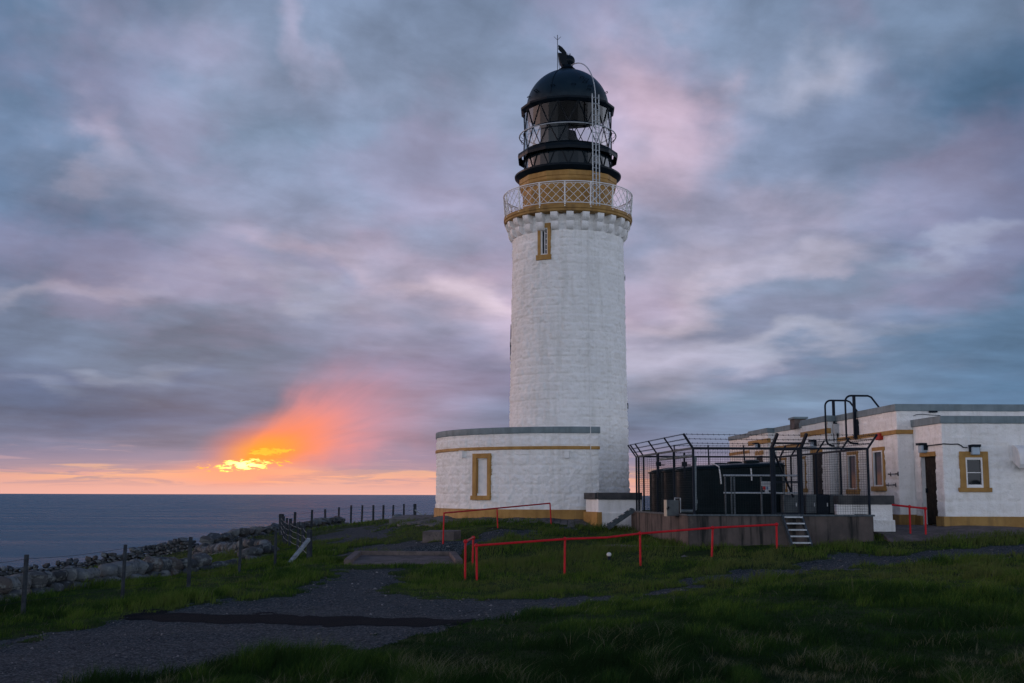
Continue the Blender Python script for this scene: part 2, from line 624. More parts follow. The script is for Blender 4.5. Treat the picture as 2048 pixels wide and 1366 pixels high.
M = {}
M['white'] = mottled('white_masonry_paint', (.85, .845, .83), (.79, .785, .77), 1.6, .75, 0, .9, .035, 18, ((.55, .54, .49), .30), .1, c3=(.72, .72, .71))
M['white_plain'] = mottled('white_paint', (.80, .79, .77), (.68, .69, .69), 4, .5, 0, .08, .004, 40)
M['mustard'] = mottled('mustard_paint', (.40, .235, .075), (.32, .18, .055), 2.5, .55, 0, .12, .006, 30, ((.20, .11, .04), .35))
M['mustard_dull'] = mottled('mustard_stone_paint', (.36, .22, .075), (.27, .155, .05), 2.0, .6, 0, .15, .008, 24, ((.16, .10, .045), .5))
M['cap'] = mottled('grey_coping_paint', (.20, .255, .275), (.155, .205, .225), 2.0, .55, 0, .12, .006, 24, ((.10, .13, .14), .4))
M['black'] = mottled('black_gloss_paint', (.004, .009, .014), (.006, .012, .019), 2.2, .42, 0, .06, .004, 14, spec=.10)
M['dome'] = mottled('black_dome_paint', (.006, .016, .025), (.009, .022, .032), 1.4, .36, 0, .08, .005, 9, spec=.22)
M['dark_steel'] = mottled('dark_coated_steel', (.008, .013, .022), (.013, .019, .028), 5, .5, spec=.08)
M['galv'] = mottled('galvanised_steel', (.46, .49, .51), (.36, .39, .41), 12, .5, .3)
M['galv_dull'] = mottled('weathered_galvanised_steel', (.085, .105, .12), (.055, .07, .08), 9, .55, .4)
M['wire'] = principled('wire', (.014, .02, .026), .6, 0, .05)[0]
M['wire_light'] = principled('bright_wire', (.32, .33, .33), .45, .6)[0]
M['red'] = mottled('red_rail_paint', (.50, .012, .020), (.40, .010, .018), 6, .42, 0, .1, .003, 40, c3=(.26, .02, .02))
M['red_box'] = principled('red_plastic', (.35, .03, .02), .5)[0]
M['concrete'] = mottled('stained_concrete', (.112, .092, .084), (.066, .058, .056), 1.1, .85, 0, .6, .012, 16, ((.016, .018, .018), .95), .2, c3=(.10, .085, .075))
M['slab'] = mottled('worn_concrete', (.15, .12, .112), (.09, .076, .072), 2.2, .85, 0, .5, .01, 18, None, .2, c3=(.05, .05, .045))
M['coping'] = mottled('rough_stone_coping', (.085, .085, .086), (.045, .049, .052), 2.4, .85, 0, .6, .015, 14, None, .2)
M['flag'] = mottled('flagstone', (.13, .13, .13), (.065, .068, .07), 1.6, .85, 0, .6, .012, 12, None, .2, c3=(.05, .06, .045))
M['tank'] = mottled('dark_green_plastic', (.004, .012, .015), (.003, .008, .010), 2.2, .30, 0, .04, .003, 20, spec=.05)
M['panel_grey'] = mottled('grey_cabinet_paint', (.085, .10, .105), (.06, .07, .08), 3, .5)
M['cream'] = mottled('cream_box_paint', (.52, .47, .37), (.40, .36, .29), 5, .5)
M['door'] = mottled('dark_brown_door', (.022, .014, .010), (.012, .009, .008), 3, .55)
M['pipe'] = mottled('grey_plastic_pipe', (.20, .24, .25), (.15, .18, .19), 4, .45)
M['lamp'] = principled('lamp_lens', (.36, .46, .55), .25)[0]
M['post_wood'] = mottled('weathered_fence_wood', (.036, .046, .056), (.02, .026, .034), 6, .85, 0, .4, .006, 40)
M['post_light'] = mottled('bleached_timber', (.26, .30, .33), (.18, .21, .23), 6, .8)
M['white_stone'] = mottled('pale_lump', (.62, .62, .60), (.45, .45, .44), 8, .6)

# glass that reflects the sunset over a dark room
m_, N_, b_ = principled('window_glass', (.006, .010, .014), .03, 0, .22)
co_ = N_.n('ShaderNodeTexCoord').outputs['Object']
bump(N_, b_, N_.noise(co_, 1.7, 2), .10, .02)
M['glass'] = m_
m_, N_, b_ = principled('lantern_panel', (.006, .014, .021), .16, 0, .2)
M['lpanel'] = m_
_g = N_.n('ShaderNodeBsdfGlossy')
_g.inputs['Roughness'].default_value = .08
_l = N_.n('ShaderNodeLayerWeight')
_m = N_.n('ShaderNodeMixShader')
N_.link(N_.math('MULTIPLY', N_.math('POWER', _l.outputs['Facing'], 1.6), .45), _m.inputs[0])
N_.link(b_.outputs[0], _m.inputs[1])
N_.link(_g.outputs[0], _m.inputs[2])
N_.link(_m.outputs[0], m_.node_tree.nodes['Material Output'].inputs[0])
b_.inputs['Specular IOR Level'].default_value = .14
m_ = bpy.data.materials.new('lantern_glass')
m_.use_nodes = True
N_ = NT(m_.node_tree)
m_.node_tree.nodes.clear()
o_ = N_.n('ShaderNodeOutputMaterial')
mx_ = N_.n('ShaderNodeMixShader')
tr_ = N_.n('ShaderNodeBsdfTransparent')
tr_.inputs[0].default_value = (.86, .88, .89, 1)
gl_ = N_.n('ShaderNodeBsdfGlossy')
gl_.inputs['Roughness'].default_value = .03
lw_ = N_.n('ShaderNodeLayerWeight')
N_.link(N_.math('ADD', .004, N_.math('MULTIPLY', N_.math('POWER', lw_.outputs['Facing'], 1.6), .85)), mx_.inputs[0])
N_.link(tr_.outputs[0], mx_.inputs[1])
N_.link(gl_.outputs[0], mx_.inputs[2])
N_.link(mx_.outputs[0], o_.inputs[0])
M['lglass'] = m_


def stone_mat():
    m, N, b = principled('lichened_field_stone', (.2, .2, .2), .9, 0, .2)
    co = N.n('ShaderNodeTexCoord').outputs['Object']
    rnd = N.n('ShaderNodeNewGeometry').outputs['Random Per Island']
    base = N.ramp(rnd, [(0, (.025, .030, .036)), (.35, (.046, .058, .070)), (.62, (.062, .067, .072)), (.70, (.070, .058, .052)), (.8, (.085, .10, .112)), (1, (.135, .155, .17))])
    lich = N.mapr(N.noise(co, 6.0, 6, .65), .50, .62)
    col = N.mix(N.math('MULTIPLY', lich, .7), base, (.17, .19, .19))
    dark = N.mapr(N.noise(co, 11.0, 5, .6), .52, .66)
    col = N.mix(N.math('MULTIPLY', dark, .7), col, (.03, .034, .036))
    N.link(col, b.inputs['Base Color'])
    bump(N, b, N.noise(co, 16, 6, .65), .7, .02)
    return m


M['stone'] = stone_mat()

# ------------------------------------------------------------------ terrain
def ctl(px, py, Y):
    p = P(px, py, Y)
    return (p.x, p.y, p.z)


CT = [ctl(*a) for a in [
    (60, 1232, 22.5), (250, 1198, 25), (380, 1175, 27), (480, 1146, 30.5), (550, 1135, 32.5), (622, 1123, 35),
    (200, 1134, 60), (20, 1160, 58), (380, 1101, 58), (300, 1137, 44), (200, 1148, 46), (100, 1160, 46), (100, 1150, 54), (300, 1126, 53), (20, 1172, 46), (470, 1108, 46), (400, 1118, 50), (250, 1158, 36), (100, 1178, 32), (400, 1136, 37),
    (563, 1070, 57), (651, 1056, 68), (725, 1046, 74), (600, 1090, 46), (640, 1078, 50),
    (953, 1165, 29.5), (1130, 1148, 30.5), (1281, 1131, 31.4), (1425, 1117, 32.2), (1553, 1098, 33.0),
    (1377, 1092, 34.2), (1560, 1090, 34.2), (1748, 1086, 34.2), (1900, 1105, 31), (1800, 1112, 31), (2048, 1092, 31.5), (2300, 1085, 32),
    (1500, 1150, 28.3), (1200, 1191, 25.8), (860, 1236, 20.4), (1500, 1250, 18), (2000, 1200, 21), (1024, 1330, 14.6),
    (600, 1190, 25), (700, 1165, 28), (800, 1195, 24.6),
    (1140, 1040, 44), (870, 1027, 50), (1000, 1036, 46), (1197, 1058, 42.6), (1262, 1060, 42), (1240, 1060, 43),
    (1802, 1050, 37.7), (1890, 1054, 35.6), (2048, 1054, 35.6), (2300, 1054, 35.6), (1850, 1079, 34.4), (1819, 1077, 34.6),
    (886, 1083, 37.5), (995, 1057, 41), (1101, 1051, 43), (800, 1124, 33.6), (800, 1110, 36.2),
    (845, 1083, 38.8), (790, 1051, 50), (720, 1061, 52), (700, 1077, 44), (760, 1090, 40),
    (1218, 1117, 33), (1050, 1100, 36), (1150, 1080, 38.5),
]]
CT += [(-6, 13, 0.0), (0, 12, .03), (6, 12.5, .05), (12, 14, .1), (-12, 16, -.05), (-20, 24, -.3), (-28, 40, -.9), (-30, 60, -1.6), (-45, 50, -2.2),
       (0, 0, .45), (-15, 0, .2), (15, 0, .5), (0, -25, 1.2), (-25, -25, 1.0), (25, -25, 1.4), (2.5, 50, 1.3), (6, 58, 1.2), (14, 60, 1.3), (20, 50, 1.25),
       (30, 36, 1.2), (30, 20, .6), (45, 60, 1.2), (45, 0, 1.0), (-45, 0, .2), (0, 75, 1.0), (0, 95, .6), (-8, 82, .5), (30, 95, .6), (16, 37.7, 1.21), (16, 35, 1.18), (8, 38, .95)]
CT = np.array(CT)


def _tps(r2):
    return np.where(r2 > 1e-9, 0.5 * r2 * np.log(np.maximum(r2, 1e-9)), 0.0)


def _solve():
    n = len(CT)
    x = CT[:, :2] / 20
    K = _tps(((x[:, None] - x[None]) ** 2).sum(-1)) + np.eye(n) * 0.0025
    Pm = np.concatenate([np.ones((n, 1)), x], 1)
    A = np.block([[K, Pm], [Pm.T, np.zeros((3, 3))]])
    return np.linalg.solve(A, np.concatenate([CT[:, 2], np.zeros(3)]))


_W = _solve()


def H0(X, Y):
    X, Y = np.asarray(X, float), np.asarray(Y, float)
    sh = X.shape
    q = np.stack([X.ravel(), Y.ravel()], 1) / 20
    out = np.empty(len(q))
    for i in range(0, len(q), 20000):
        s = q[i:i + 20000]
        r2 = ((s[:, None] - CT[None, :, :2] / 20) ** 2).sum(-1)
        out[i:i + 20000] = _tps(r2) @ _W[:-3] + _W[-3] + s @ _W[-2:]
    return out.reshape(sh)


def edge_drop(X, Y):
    ey = np.interp(X, [-90, -40, -24, -16, -13, -10.5, -9, 0, 40, 90], [57, 58, 59.5, 60.5, 67, 77, 92, 104, 116, 116])
    d = np.maximum(0, Y - ey)
    d = np.maximum(d, np.maximum(0, -58 - X))
    return np.minimum(110, 0.02 * d ** 2 + 0.25 * d + 90 * sstep(8, 40, d))


def bumps(X, Y):
    return 0.16 * (fbm(X * 0.35, Y * 0.35, 3, 3) - 0.5) + 0.09 * (fbm(X * 1.1, Y * 1.1, 8, 2) - 0.5)


# ground lines of tracks and bare patches (traced as outlines on the land)
def hit(px, py):
    d = ray(px, py)
    ys = np.linspace(8, 80, 1441)
    xs = d.x / d.y * ys
    zs = EYE + d.z / d.y * ys
    g = H0(xs, ys)
    k = np.nonzero(zs < g)[0]
    k = k[0] if len(k) else 1440
    return xs[k], ys[k]


TRACKS = [
    [(-300, 1345), (0, 1292), (260, 1230), (560, 1187), (640, 1162), (650, 1149), (690, 1137), (800, 1136), (792, 1153), (765, 1174),
     (790, 1191), (960, 1197), (1220, 1188), (1232, 1197), (1130, 1216), (960, 1247), (780, 1273), (640, 1302), (520, 1313), (400, 1336),
     (300, 1347), (180, 1364), (120, 1430), (-400, 1500)],
    [(1290, 1181), (1380, 1164), (1388, 1171), (1300, 1188)],
    [(1440, 1152), (1560, 1136), (1700, 1116), (1850, 1103), (2150, 1083), (2150, 1101), (1850, 1119), (1700, 1136), (1560, 1151), (1450, 1160)],
    [(636, 1075), (690, 1056), (765, 1047), (742, 1060), (765, 1070), (690, 1079), (640, 1081)],
    [(690, 1098), (800, 1085), (890, 1082), (985, 1066), (1110, 1054), (1125, 1058), (1010, 1075), (920, 1092), (860, 1105), (700, 1105)],
]
TRACKS = [np.array([hit(*p) for p in t]) for t in TRACKS]
STRIP = np.array([hit(*p) for p in [(235, 1233), (330, 1221), (600, 1225), (960, 1234), (985, 1239), (900, 1252), (600, 1250), (330, 1245), (250, 1240)]])


def sdist(poly, X, Y):
    """signed distance, positive inside"""
    p = np.stack([X.ravel(), Y.ravel()], 1)
    d = np.full(len(p), 1e9)
    ins = np.zeros(len(p), bool)
    for a, b in zip(poly, np.roll(poly, -1, 0)):
        ab = b - a
        t = np.clip(((p - a) @ ab) / (ab @ ab + 1e-12), 0, 1)
        d = np.minimum(d, np.hypot(*(p - a - t[:, None] * ab).T))
        c = ((a[1] > p[:, 1]) != (b[1] > p[:, 1]))
        with np.errstate(divide='ignore', invalid='ignore'):
            xi = a[0] + (p[:, 1] - a[1]) * (b[0] - a[0]) / (b[1] - a[1])
        ins ^= c & (p[:, 0] < xi)
    return np.where(ins, d, -d).reshape(X.shape)


def track_w(X, Y):
    d = np.full(X.shape, -1e9)
    for i, t in enumerate(TRACKS):
        d = np.maximum(d, sdist(t, X, Y))
    n = fbm(X * 1.5, Y * 1.1, 31, 5, .66) - 0.5
    thin = np.full(X.shape, -1e9)
    for t in TRACKS[1:]:
        thin = np.maximum(thin, sdist(t, X, Y))
    main = sdist(TRACKS[0], X, Y)
    ragged = np.where(thin > main, 2.2 * (fbm(X * .9 + 5, Y * .7, 41, 4, .65) - .5) + .16, 0)
    return 0.5 + d * 0.9 + n * 2.0 + ragged


PADS = []
for _q, _t in ([(695, 1127, 33.5), (918, 1127, 33.5), (905, 1110.5, 36.4), (716, 1109.5, 36.4)], .05), ([(845, 1063, 38.4), (908, 1063, 38.4), (922, 1060, 39.4), (860, 1060, 39.4)], .30), \
        ([(778, 1037, 48.5), (850, 1040, 48.5), (882, 1030, 51.5), (806, 1030, 51.5)], .10):
    _p = [P(*a) for a in _q]
    PADS.append((np.array([(a.x, a.y) for a in _p]), min(a.z for a in _p) - _t))


def Hs(X, Y, w=None):
    X, Y = np.asarray(X, float), np.asarray(Y, float)
    if w is None:
        w = track_w(X, Y)
    k = 1 - 0.85 * sstep(0.0, 0.9, w)
    Z = H0(X, Y) + bumps(X, Y) * k * sstep(4, 9, Y) - 0.05 * sstep(0.2, .9, w) - edge_drop(X, Y)
    for poly, z in PADS:
        s = sdist(poly, X, Y)
        Z = np.where(s > -1.2, Z + (np.minimum(Z, z) - Z) * sstep(-1.2, -.15, s), Z)
    return Z


def hz(x, y):
    return float(Hs(np.array([x]), np.array([y]))[0])


def lines(segs):
    out = []
    for a, b, s in segs:
        out.append(np.arange(a, b - 1e-6, s))
    out.append(np.array([segs[-1][1]]))
    return np.concatenate(out)


def grid_mesh(name, xs, ys, Z, keep=None):
    nx, ny = len(xs), len(ys)
    X, Y = np.meshgrid(xs, ys, indexing='ij')
    co = np.stack([X, Y, Z], -1).reshape(-1, 3)
    i, j = np.meshgrid(np.arange(nx - 1), np.arange(ny - 1), indexing='ij')
    q = np.stack([i * ny + j, (i + 1) * ny + j, (i + 1) * ny + j + 1, i * ny + j + 1], -1)
    if keep is not None:
        q = q[keep]
    q = q.reshape(-1, 4)
    if keep is not None:
        used, inv = np.unique(q, return_inverse=True)
        q = inv.reshape(-1, 4)
        co = co[used]
    return raw_mesh(name, co, q)


def raw_mesh(name, co, q):
    me = bpy.data.meshes.new(name)
    k = q.shape[1]
    me.vertices.add(len(co))
    me.vertices.foreach_set('co', co.astype(np.float32).ravel())
    me.loops.add(q.size)
    me.loops.foreach_set('vertex_index', q.astype(np.int32).ravel())
    me.polygons.add(len(q))
    me.polygons.foreach_set('loop_start', np.arange(0, q.size, k, dtype=np.int32))
    me.update()
    me.validate()
    return me


def ground_mat():
    m, N, b = principled('turf_soil', (.02, .03, .012), .95, 0, .1)
    co = N.n('ShaderNodeTexCoord').outputs['Object']
    f = N.mapr(N.noise(co, 0.5, 6, .6), .35, .65)
    col = N.mix(f, (.018, .040, .010), (.036, .056, .013))
    col = N.mix(N.mapr(N.noise(co, 4.0, 6, .65), .45, .7), col, (.012, .016, .008))
    N.link(col, b.inputs['Base Color'])
    bump(N, b, N.noise(co, 7, 8, .7), 1.0, .08)
    return m


def gravel_mat(name, a, b2, c3, sc=1.0):
    m, N, b = principled(name, a, .9, 0, .06)
    co = N.n('ShaderNodeTexCoord').outputs['Object']
    big = N.mapr(N.noise(co, .45, 5, .6), .35, .65)
    col = N.mix(big, a, b2)
    vo = N.n('ShaderNodeTexVoronoi')
    N.link(co, vo.inputs['Vector'])
    vo.inputs['Scale'].default_value = 34 * sc
    bw = N.n('ShaderNodeRGBToBW')
    N.link(vo.outputs['Color'], bw.inputs[0])
    col = N.mix(N.mapr(bw.outputs[0], .35, .9, 0.0, .85), col, c3)
    col = N.mix(N.mapr(N.noise(co, 3.0, 5, .65), .52, .75, 0, .7), col, (.018, .02, .02))
    N.link(col, b.inputs['Base Color'])
    h = N.math('ADD', N.math('MULTIPLY', vo.outputs['Distance'], -1.0), N.noise(co, 9 * sc, 6, .65))
    bump(N, b, h, .9, .03)
    return m


M['ground'] = ground_mat()
M['gravel'] = gravel_mat('loose_gravel', (.017, .027, .036), (.040, .046, .050), (.12, .14, .15))
M['tarmac'] = gravel_mat('dark_tarmac', (.006, .009, .013), (.009, .012, .016), (.014, .017, .021), 2.0)

xs = lines([(-140, -60, 8), (-60, -24, 1.2), (-24, -14, .4), (-14, 20, .18), (20, 34, .7), (34, 120, 6)])
ys = lines([(-120, -20, 10), (-20, 9, 1.5), (9, 46, .18), (46, 80, .6), (80, 180, 4)])
X_, Y_ = np.meshgrid(xs, ys, indexing='ij')
me = grid_mesh('ground', xs, ys, Hs(X_, Y_))
tag(link('ground', me, M['ground'], None, smooth=180), kind='structure')

# the gravel sheet dips under the turf along its ragged edge
def sheet(name, x0, x1, y0, y1, s, wfn, mat, lift, base_w=True):
    xs, ys = np.arange(x0, x1, s), np.arange(y0, y1, s)
    X, Y = np.meshgrid(xs, ys, indexing='ij')
    w = wfn(X, Y)
    tw = track_w(X, Y)
    Z = Hs(X, Y, tw) + np.clip((w - 0.5) * 0.10, -0.06, lift)
    k = w > 0.15
    keep = k[:-1, :-1] | k[1:, :-1] | k[:-1, 1:] | k[1:, 1:]
    me = grid_mesh(name, xs, ys, Z, keep)
    return tag(link(name, me, mat, None, smooth=180), kind='structure')


sheet('gravel_track', -16, 20, 11, 56, .12, track_w, M['gravel'], .022)
sheet('tarmac_strip', -10, 1, 17, 24, .10, lambda X, Y: .5 + 1.2 * sdist(STRIP, X, Y) + 1.3 * (fbm(X * 2, Y * 2, 5, 4, .6) - .5), M['tarmac'], .034)

# ------------------------------------------------------------------ sea
def sea_mat():
    m, N, b = principled('sea_water', (.012, .05, .08), .22, 0, .2)
    b.inputs['IOR'].default_value = 1.16
    b.inputs['Specular Tint'].default_value = (.55, .85, 1.0, 1.0)
    co = N.n('ShaderNodeTexCoord').outputs['Object']
    sw = N.noise(N.mapping(co, (0, 0, 0), (0, 0, R(12)), (.030, .055, .05)), 1.0, 8, .62, .3)
    ch = N.noise(N.mapping(co, (9, 2, 0), (0, 0, R(-8)), (.10, .16, .1)), 1.0, 8, .66, .2)
    h = N.math('ADD', N.math('MULTIPLY', sw, 1.3), N.math('MULTIPLY', ch, .6))
    bump(N, b, h, 1.0, 9.0)
    wind = N.mapr(N.noise(N.mapping(co, (0, 0, 0), (0, 0, R(5)), (.0016, .0034, .002)), 1.0, 7, .68), .30, .70)
    N.link(N.mix(wind, (.018, .105, .185), (.034, .160, .260)), b.inputs['Base Color'])
    N.link(N.mapr(wind, 0, 1, .22, .36, False), b.inputs['Roughness'])
    return m


M['sea'] = sea_mat()
mb = MB()
SZ = -100.0
n = 64
ring = [0.001, 200, 800, 3000, 12000, 50000, 250000]
mb.lathe([(r, SZ) for r in ring], n, (0, 0, 0))
tag(mb.build('sea', M['sea'], None, smooth=180), kind='structure')

# ------------------------------------------------------------------ lighthouse
YT = 50.0
XT = P(1137.5, 960, YT).x
ZG = hz(XT, YT - 6)             # ground in front of the annex
CT0 = (XT, YT)


def ztow(py):
    return P(1137.5, py, YT).z


def rad(half_px, py):
    p = P(1137.5, py, YT)
    q = P(1137.5 + half_px, py, YT)
    r0 = q.x - p.x
    D = YT
    return r0 / math.sqrt(1 + (r0 / D) ** 2)


def cyl(phi, r, z):
    a = R(phi)
    return Vector((XT + r * math.sin(a), YT - r * math.cos(a), z))


def tangent(phi, r):
    a = R(phi)
    c = cyl(phi, r, 0)
    t = (math.cos(a), math.sin(a))
    return Wall((c.x, c.y), (c.x + t[0], c.y + t[1]), (math.sin(a), -math.cos(a)))


def ring_pts(r, z, n=72, a0=0, a1=360):
    full = a1 - a0 >= 360
    return [cyl(a0 + (a1 - a0) * i / n, r, z) for i in range(n if full else n + 1)]


LH = thing('lighthouse', (XT, YT, ZG), 'tall white lighthouse tower with black domed lantern and mustard gallery', 'lighthouse')
z_fl = ztow(452)                 # gallery floor (underside edge)
r_top, z_topm = rad(110.0, 490), ztow(490)
r_lo, z_lo = rad(117.5, 850), ztow(850)
slope = (r_lo - r_top) / (z_topm - z_lo)


def r_tower(z):
    return r_top + (z_topm - z) * slope


z_wall_top = z_fl + .02
mb = MB()
phw, zw0, zw1 = -27.0, ztow(533) + .05, ztow(474)
zc_ = ztow(505)
ww = tangent(phw, r_tower(zc_))


def tow_fn(U, V, Hh):
    r = r_tower(V) + Hh - 0.012
    a = U / 2.5
    return np.stack([XT + r * np.sin(a), YT - r * np.cos(a), V], -1)


ua = R(phw) * 2.5
wall_surface(mb, -math.pi * 2.5, math.pi * 2.5, 0.8, z_wall_top, .04, tow_fn, [(ua - .2, ua + .2, zw0 + .05, zw1 - .12)], seed=2, ends=False, course=.36)
mb.build('tower', M['white'], LH, smooth=180)

# slit window under the gallery
zb, zt_ = ztow(540), ztow(470)
hw = .30
mb = MB()
for u0, u1, v0, v1 in ((-hw, -hw + .135, zb + .22, zt_), (hw - .135, hw, zb + .22, zt_), (-hw + .135, hw - .135, zt_ - .2, zt_)):
    ww.box(mb, u0, u1, v0, v1, -.25, .05)
win = mb.build('window', M['mustard'], LH, bevel=.008)
mb = MB()
ww.box(mb, -hw - .06, hw + .03, zb, zb + .22, -.25, .09)
mb.build('sill', M['mustard'], win, bevel=.01)
a, b_w, c0, c1 = -.165, .165, zb + .22, zt_ - .2
mb = MB()
for u0, u1, v0, v1 in ((a, a + .05, c0, c1), (b_w - .05, b_w, c0, c1), (a + .05, b_w - .05, c0, c0 + .05), (a + .05, b_w - .05, c1 - .05, c1)):
    ww.box(mb, u0, u1, v0, v1, -.12, .01)
for k in range(1, 5):
    v = c0 + (c1 - c0) * k / 5
    ww.box(mb, .0, b_w - .05, v - .013, v + .013, -.11, -.03)
ww.box(mb, -.012, .012, c0 + .05, c1 - .05, -.112, -.028)
mb.build('frame', M['white_plain'], win)
mb = MB()
ww.box(mb, a + .04, b_w - .04, c0 + .04, c1 - .04, -.16, -.10)
mb.build('pane', M['glass'], win)

# corbel table
z_c = z_fl
r_g = rad(127.0, 450)
NC = 25
for k in range(NC):
    phi = -.9 + 360 / NC * k
    w = tangent(phi, r_tower(z_c - .4) - .05)
    mb = MB()
    hw = .15
    d1, d2 = r_g - .05 - (r_tower(z_c - .4) - .05), .27
    for (top, ht, dep) in ((z_c - .002, .37, d1), (z_c - .372, .36, d2)):
        prof = [(0, top), (dep, top), (dep, top - .07)]
        for i in range(1, 9):
            t = R(90 * i / 8)
            prof.append((dep * math.cos(t) * .995 + .0, top - .07 - (ht - .07) * math.sin(t)))
        prof.append((0, top - ht))
        m_n = len(prof)
        vs = [w.pt(-hw, z, h) for h, z in prof] + [w.pt(hw, z, h) for h, z in prof]
        fs = [tuple(range(m_n)), tuple(range(2 * m_n - 1, m_n - 1, -1))] + [(i, (i + 1) % m_n, m_n + (i + 1) % m_n, m_n + i) for i in range(m_n)]
        mb.add(vs, fs)
    mb.build('corbel', M['white'], LH, smooth=35)

# gallery slab
mb = MB()
zf1 = z_fl + .27
mb.lathe([(r_top - .1, z_fl), (r_g - .05, z_fl), (r_g, z_fl + .03), (r_g, z_fl + .12), (r_g + .03, z_fl + .14), (r_g + .03, zf1), (1.9, zf1 + .01)], 96, CT0)
mb.build('gallery_floor', M['mustard_dull'], LH, smooth=30)

# railing
rr0, rr1 = r_g - .02, rad(128.5, 397)
zr0, zr1 = zf1 + .10, ztow(396)
mb = MB()
mb.tube(ring_pts(rr1, zr1, 96), .024, 8, True)
mb.tube(ring_pts(rr0 + .01, zr0, 96), .018, 6, True)
mb.tube(ring_pts(rr1 - .005, zr1 - .07, 96), .012, 6, True)
rail = mb.build('gallery_railing', M['white_plain'], LH, smooth=40)
NP = 16
for k in range(NP):
    phi = -5.4 + 22.5 * k
    mb = MB()
    mb.tube([cyl(phi, rr0, zf1 - .1), cyl(phi, rr0, zr0), cyl(phi, rr1, zr1)], .03, 8)
    mb.sphere(cyl(phi, rr0 + .01, zf1 - .06), .05, 8, 6)
    mb.build('post', M['white_plain'], rail, smooth=40)
mb = MB()
nl = NP * 3
for k in range(nl):
    for s in (1, -1):
        p0 = -5.4 + 360 / nl * k
        pts = []
        for i in range(5):
            f = i / 4
            pts.append(cyl(p0 + s * 17.5 * f, rr0 + (rr1 - rr0) * f + s * .006, zr0 + (zr1 - .07 - zr0) * f))
        mb.tube(pts, .0115, 5)
mb.build('lattice', M['white_plain'], rail, smooth=60)

# watch room
NF, PH = 14, -2.0 - 360 / 14 / 1
z_w1 = ztow(366) + .0
r_w = rad(92, 410)
r_cn = rad(97.5, 372)
mb = MB()
mb.lathe([(r_w, zf1 - .02), (r_w, z_w1 - .52), (r_w + .03, z_w1 - .50), (r_cn, z_w1 - .34), (r_cn, z_w1 - .22), (r_cn + .03, z_w1 - .2), (r_cn + .03, z_w1), (r_w - .3, z_w1 + .02)], NF, CT0, PH)
wr = mb.build('watch_room', M['mustard'], LH)
mb = MB()
wd = tangent(PH + 360 / 14 * 1.5, r_w * math.cos(math.pi / 14))
for i in range(4):
    mb = MB()
    w2 = tangent(PH + 360 / 14 * (i + .5), r_w * math.cos(math.pi / 14))
    w2.box(mb, -.18, .18, z_w1 - .64, z_w1 - .57, -.02, .012)
    mb.build('vent_strip', M['mustard_dull'], wr)

# lantern
z_r = ztow(358)
r_f = rad(106.5, 358)
mb = MB()
mb.lathe([(r_w - .1, z_w1 + .02), (r_cn + .02, z_w1 + .02), (r_f - .07, z_r - .06), (r_f - .01, z_r + .0), (r_f, z_r + .06), (r_f - .06, z_r + .10), (r_f - .38, z_r + .14)], 72, CT0)
mb.build('lantern_flange', M['black'], LH, smooth=35)
r_l = rad(88.0, 300)
z0, z1, z2, z3 = z_r + .12, ztow(308), ztow(270), ztow(229)
mb = MB()
mb.lathe([(r_l - .02, z0), (r_l - .02, z1)], 28, CT0, PH)
mb.build('lantern_panels', M['lpanel'], LH)
mb = MB()
mb.lathe([(r_l - .02, z1), (r_l - .02, z3)], 28, CT0, PH)
mb.build('lantern_glass', M['lglass'], LH)
mb = MB()
for f0, f1 in ((-28, -15), (-15, -2.2)):
    mb.lathe([(r_l - .035, z1), (r_l - .035, z2)], 1, CT0, 0, f0, f1)
mb.lathe([(r_l - .06, z1), (r_l - .06, z2)], 2, CT0, 0, -41, -28)
mb.build('blanking_panel', M['lpanel'], LH)
mb = MB()
st = 360 / NF
for (a0, a1) in ((z0, z1), (z1, z2), (z2, z3)):
    for k in range(NF):
        b0 = PH + st * k + (0 if a0 != z1 else st / 2)
        mb.tube([cyl(b0, r_l, a0), cyl(b0 + st / 2, r_l, a1)], .020, 5)
        mb.tube([cyl(b0 + st / 2, r_l, a1), cyl(b0 + st, r_l, a0)], .020, 5)
for z in (z0 + .03, z1, z2, z3):
    mb.tube(ring_pts(r_l, z, 56), .026, 6, True)
mb.build('astragal', M['black'], LH, smooth=50)
# optic and floor inside
mb = MB()
mb.lathe([(.05, z0), (.40, z0), (.36, z1 - .1), (.30, z1 + .1), (.40, z1 + .25), (.46, z1 + .6), (.38, z1 + 1.0), (.05, z1 + 1.15)], 24, CT0)
mb.build('optic', M['black'], LH, smooth=40)
mb = MB()
mb.lathe([(.02, z0 + .05), (r_l - .1, z0 + .05)], 28, CT0)
mb.build('lantern_floor', M['black'], LH)

# walkway ring round the lantern
r_k = rad(101.5, 317)
zk0, zk1 = ztow(324), ztow(313.5)
mb = MB()
mb.lathe([(r_k - .02, zk0), (r_k, (zk0 + zk1) / 2), (r_k - .02, zk1), (r_k - .17, zk1 + .015), (r_k - .17, zk1 - .03), (r_k - .05, zk1 - .05), (r_k - .05, zk0)], NF, CT0, PH)
wk = mb.build('lantern_walkway', M['black'], LH)
for k in range(NF):
    mb = MB()
    b0 = PH + st * k
    mb.tube([cyl(b0, r_k - .03, (zk0 + zk1) / 2), cyl(b0, r_l, zk0 - .12)], .018, 5)
    mb.tube([cyl(b0, r_k - .1, zk1 - .01), cyl(b0, r_l, zk1 - .01)], .018, 5)
    mb.build('bracket', M['black'], wk)

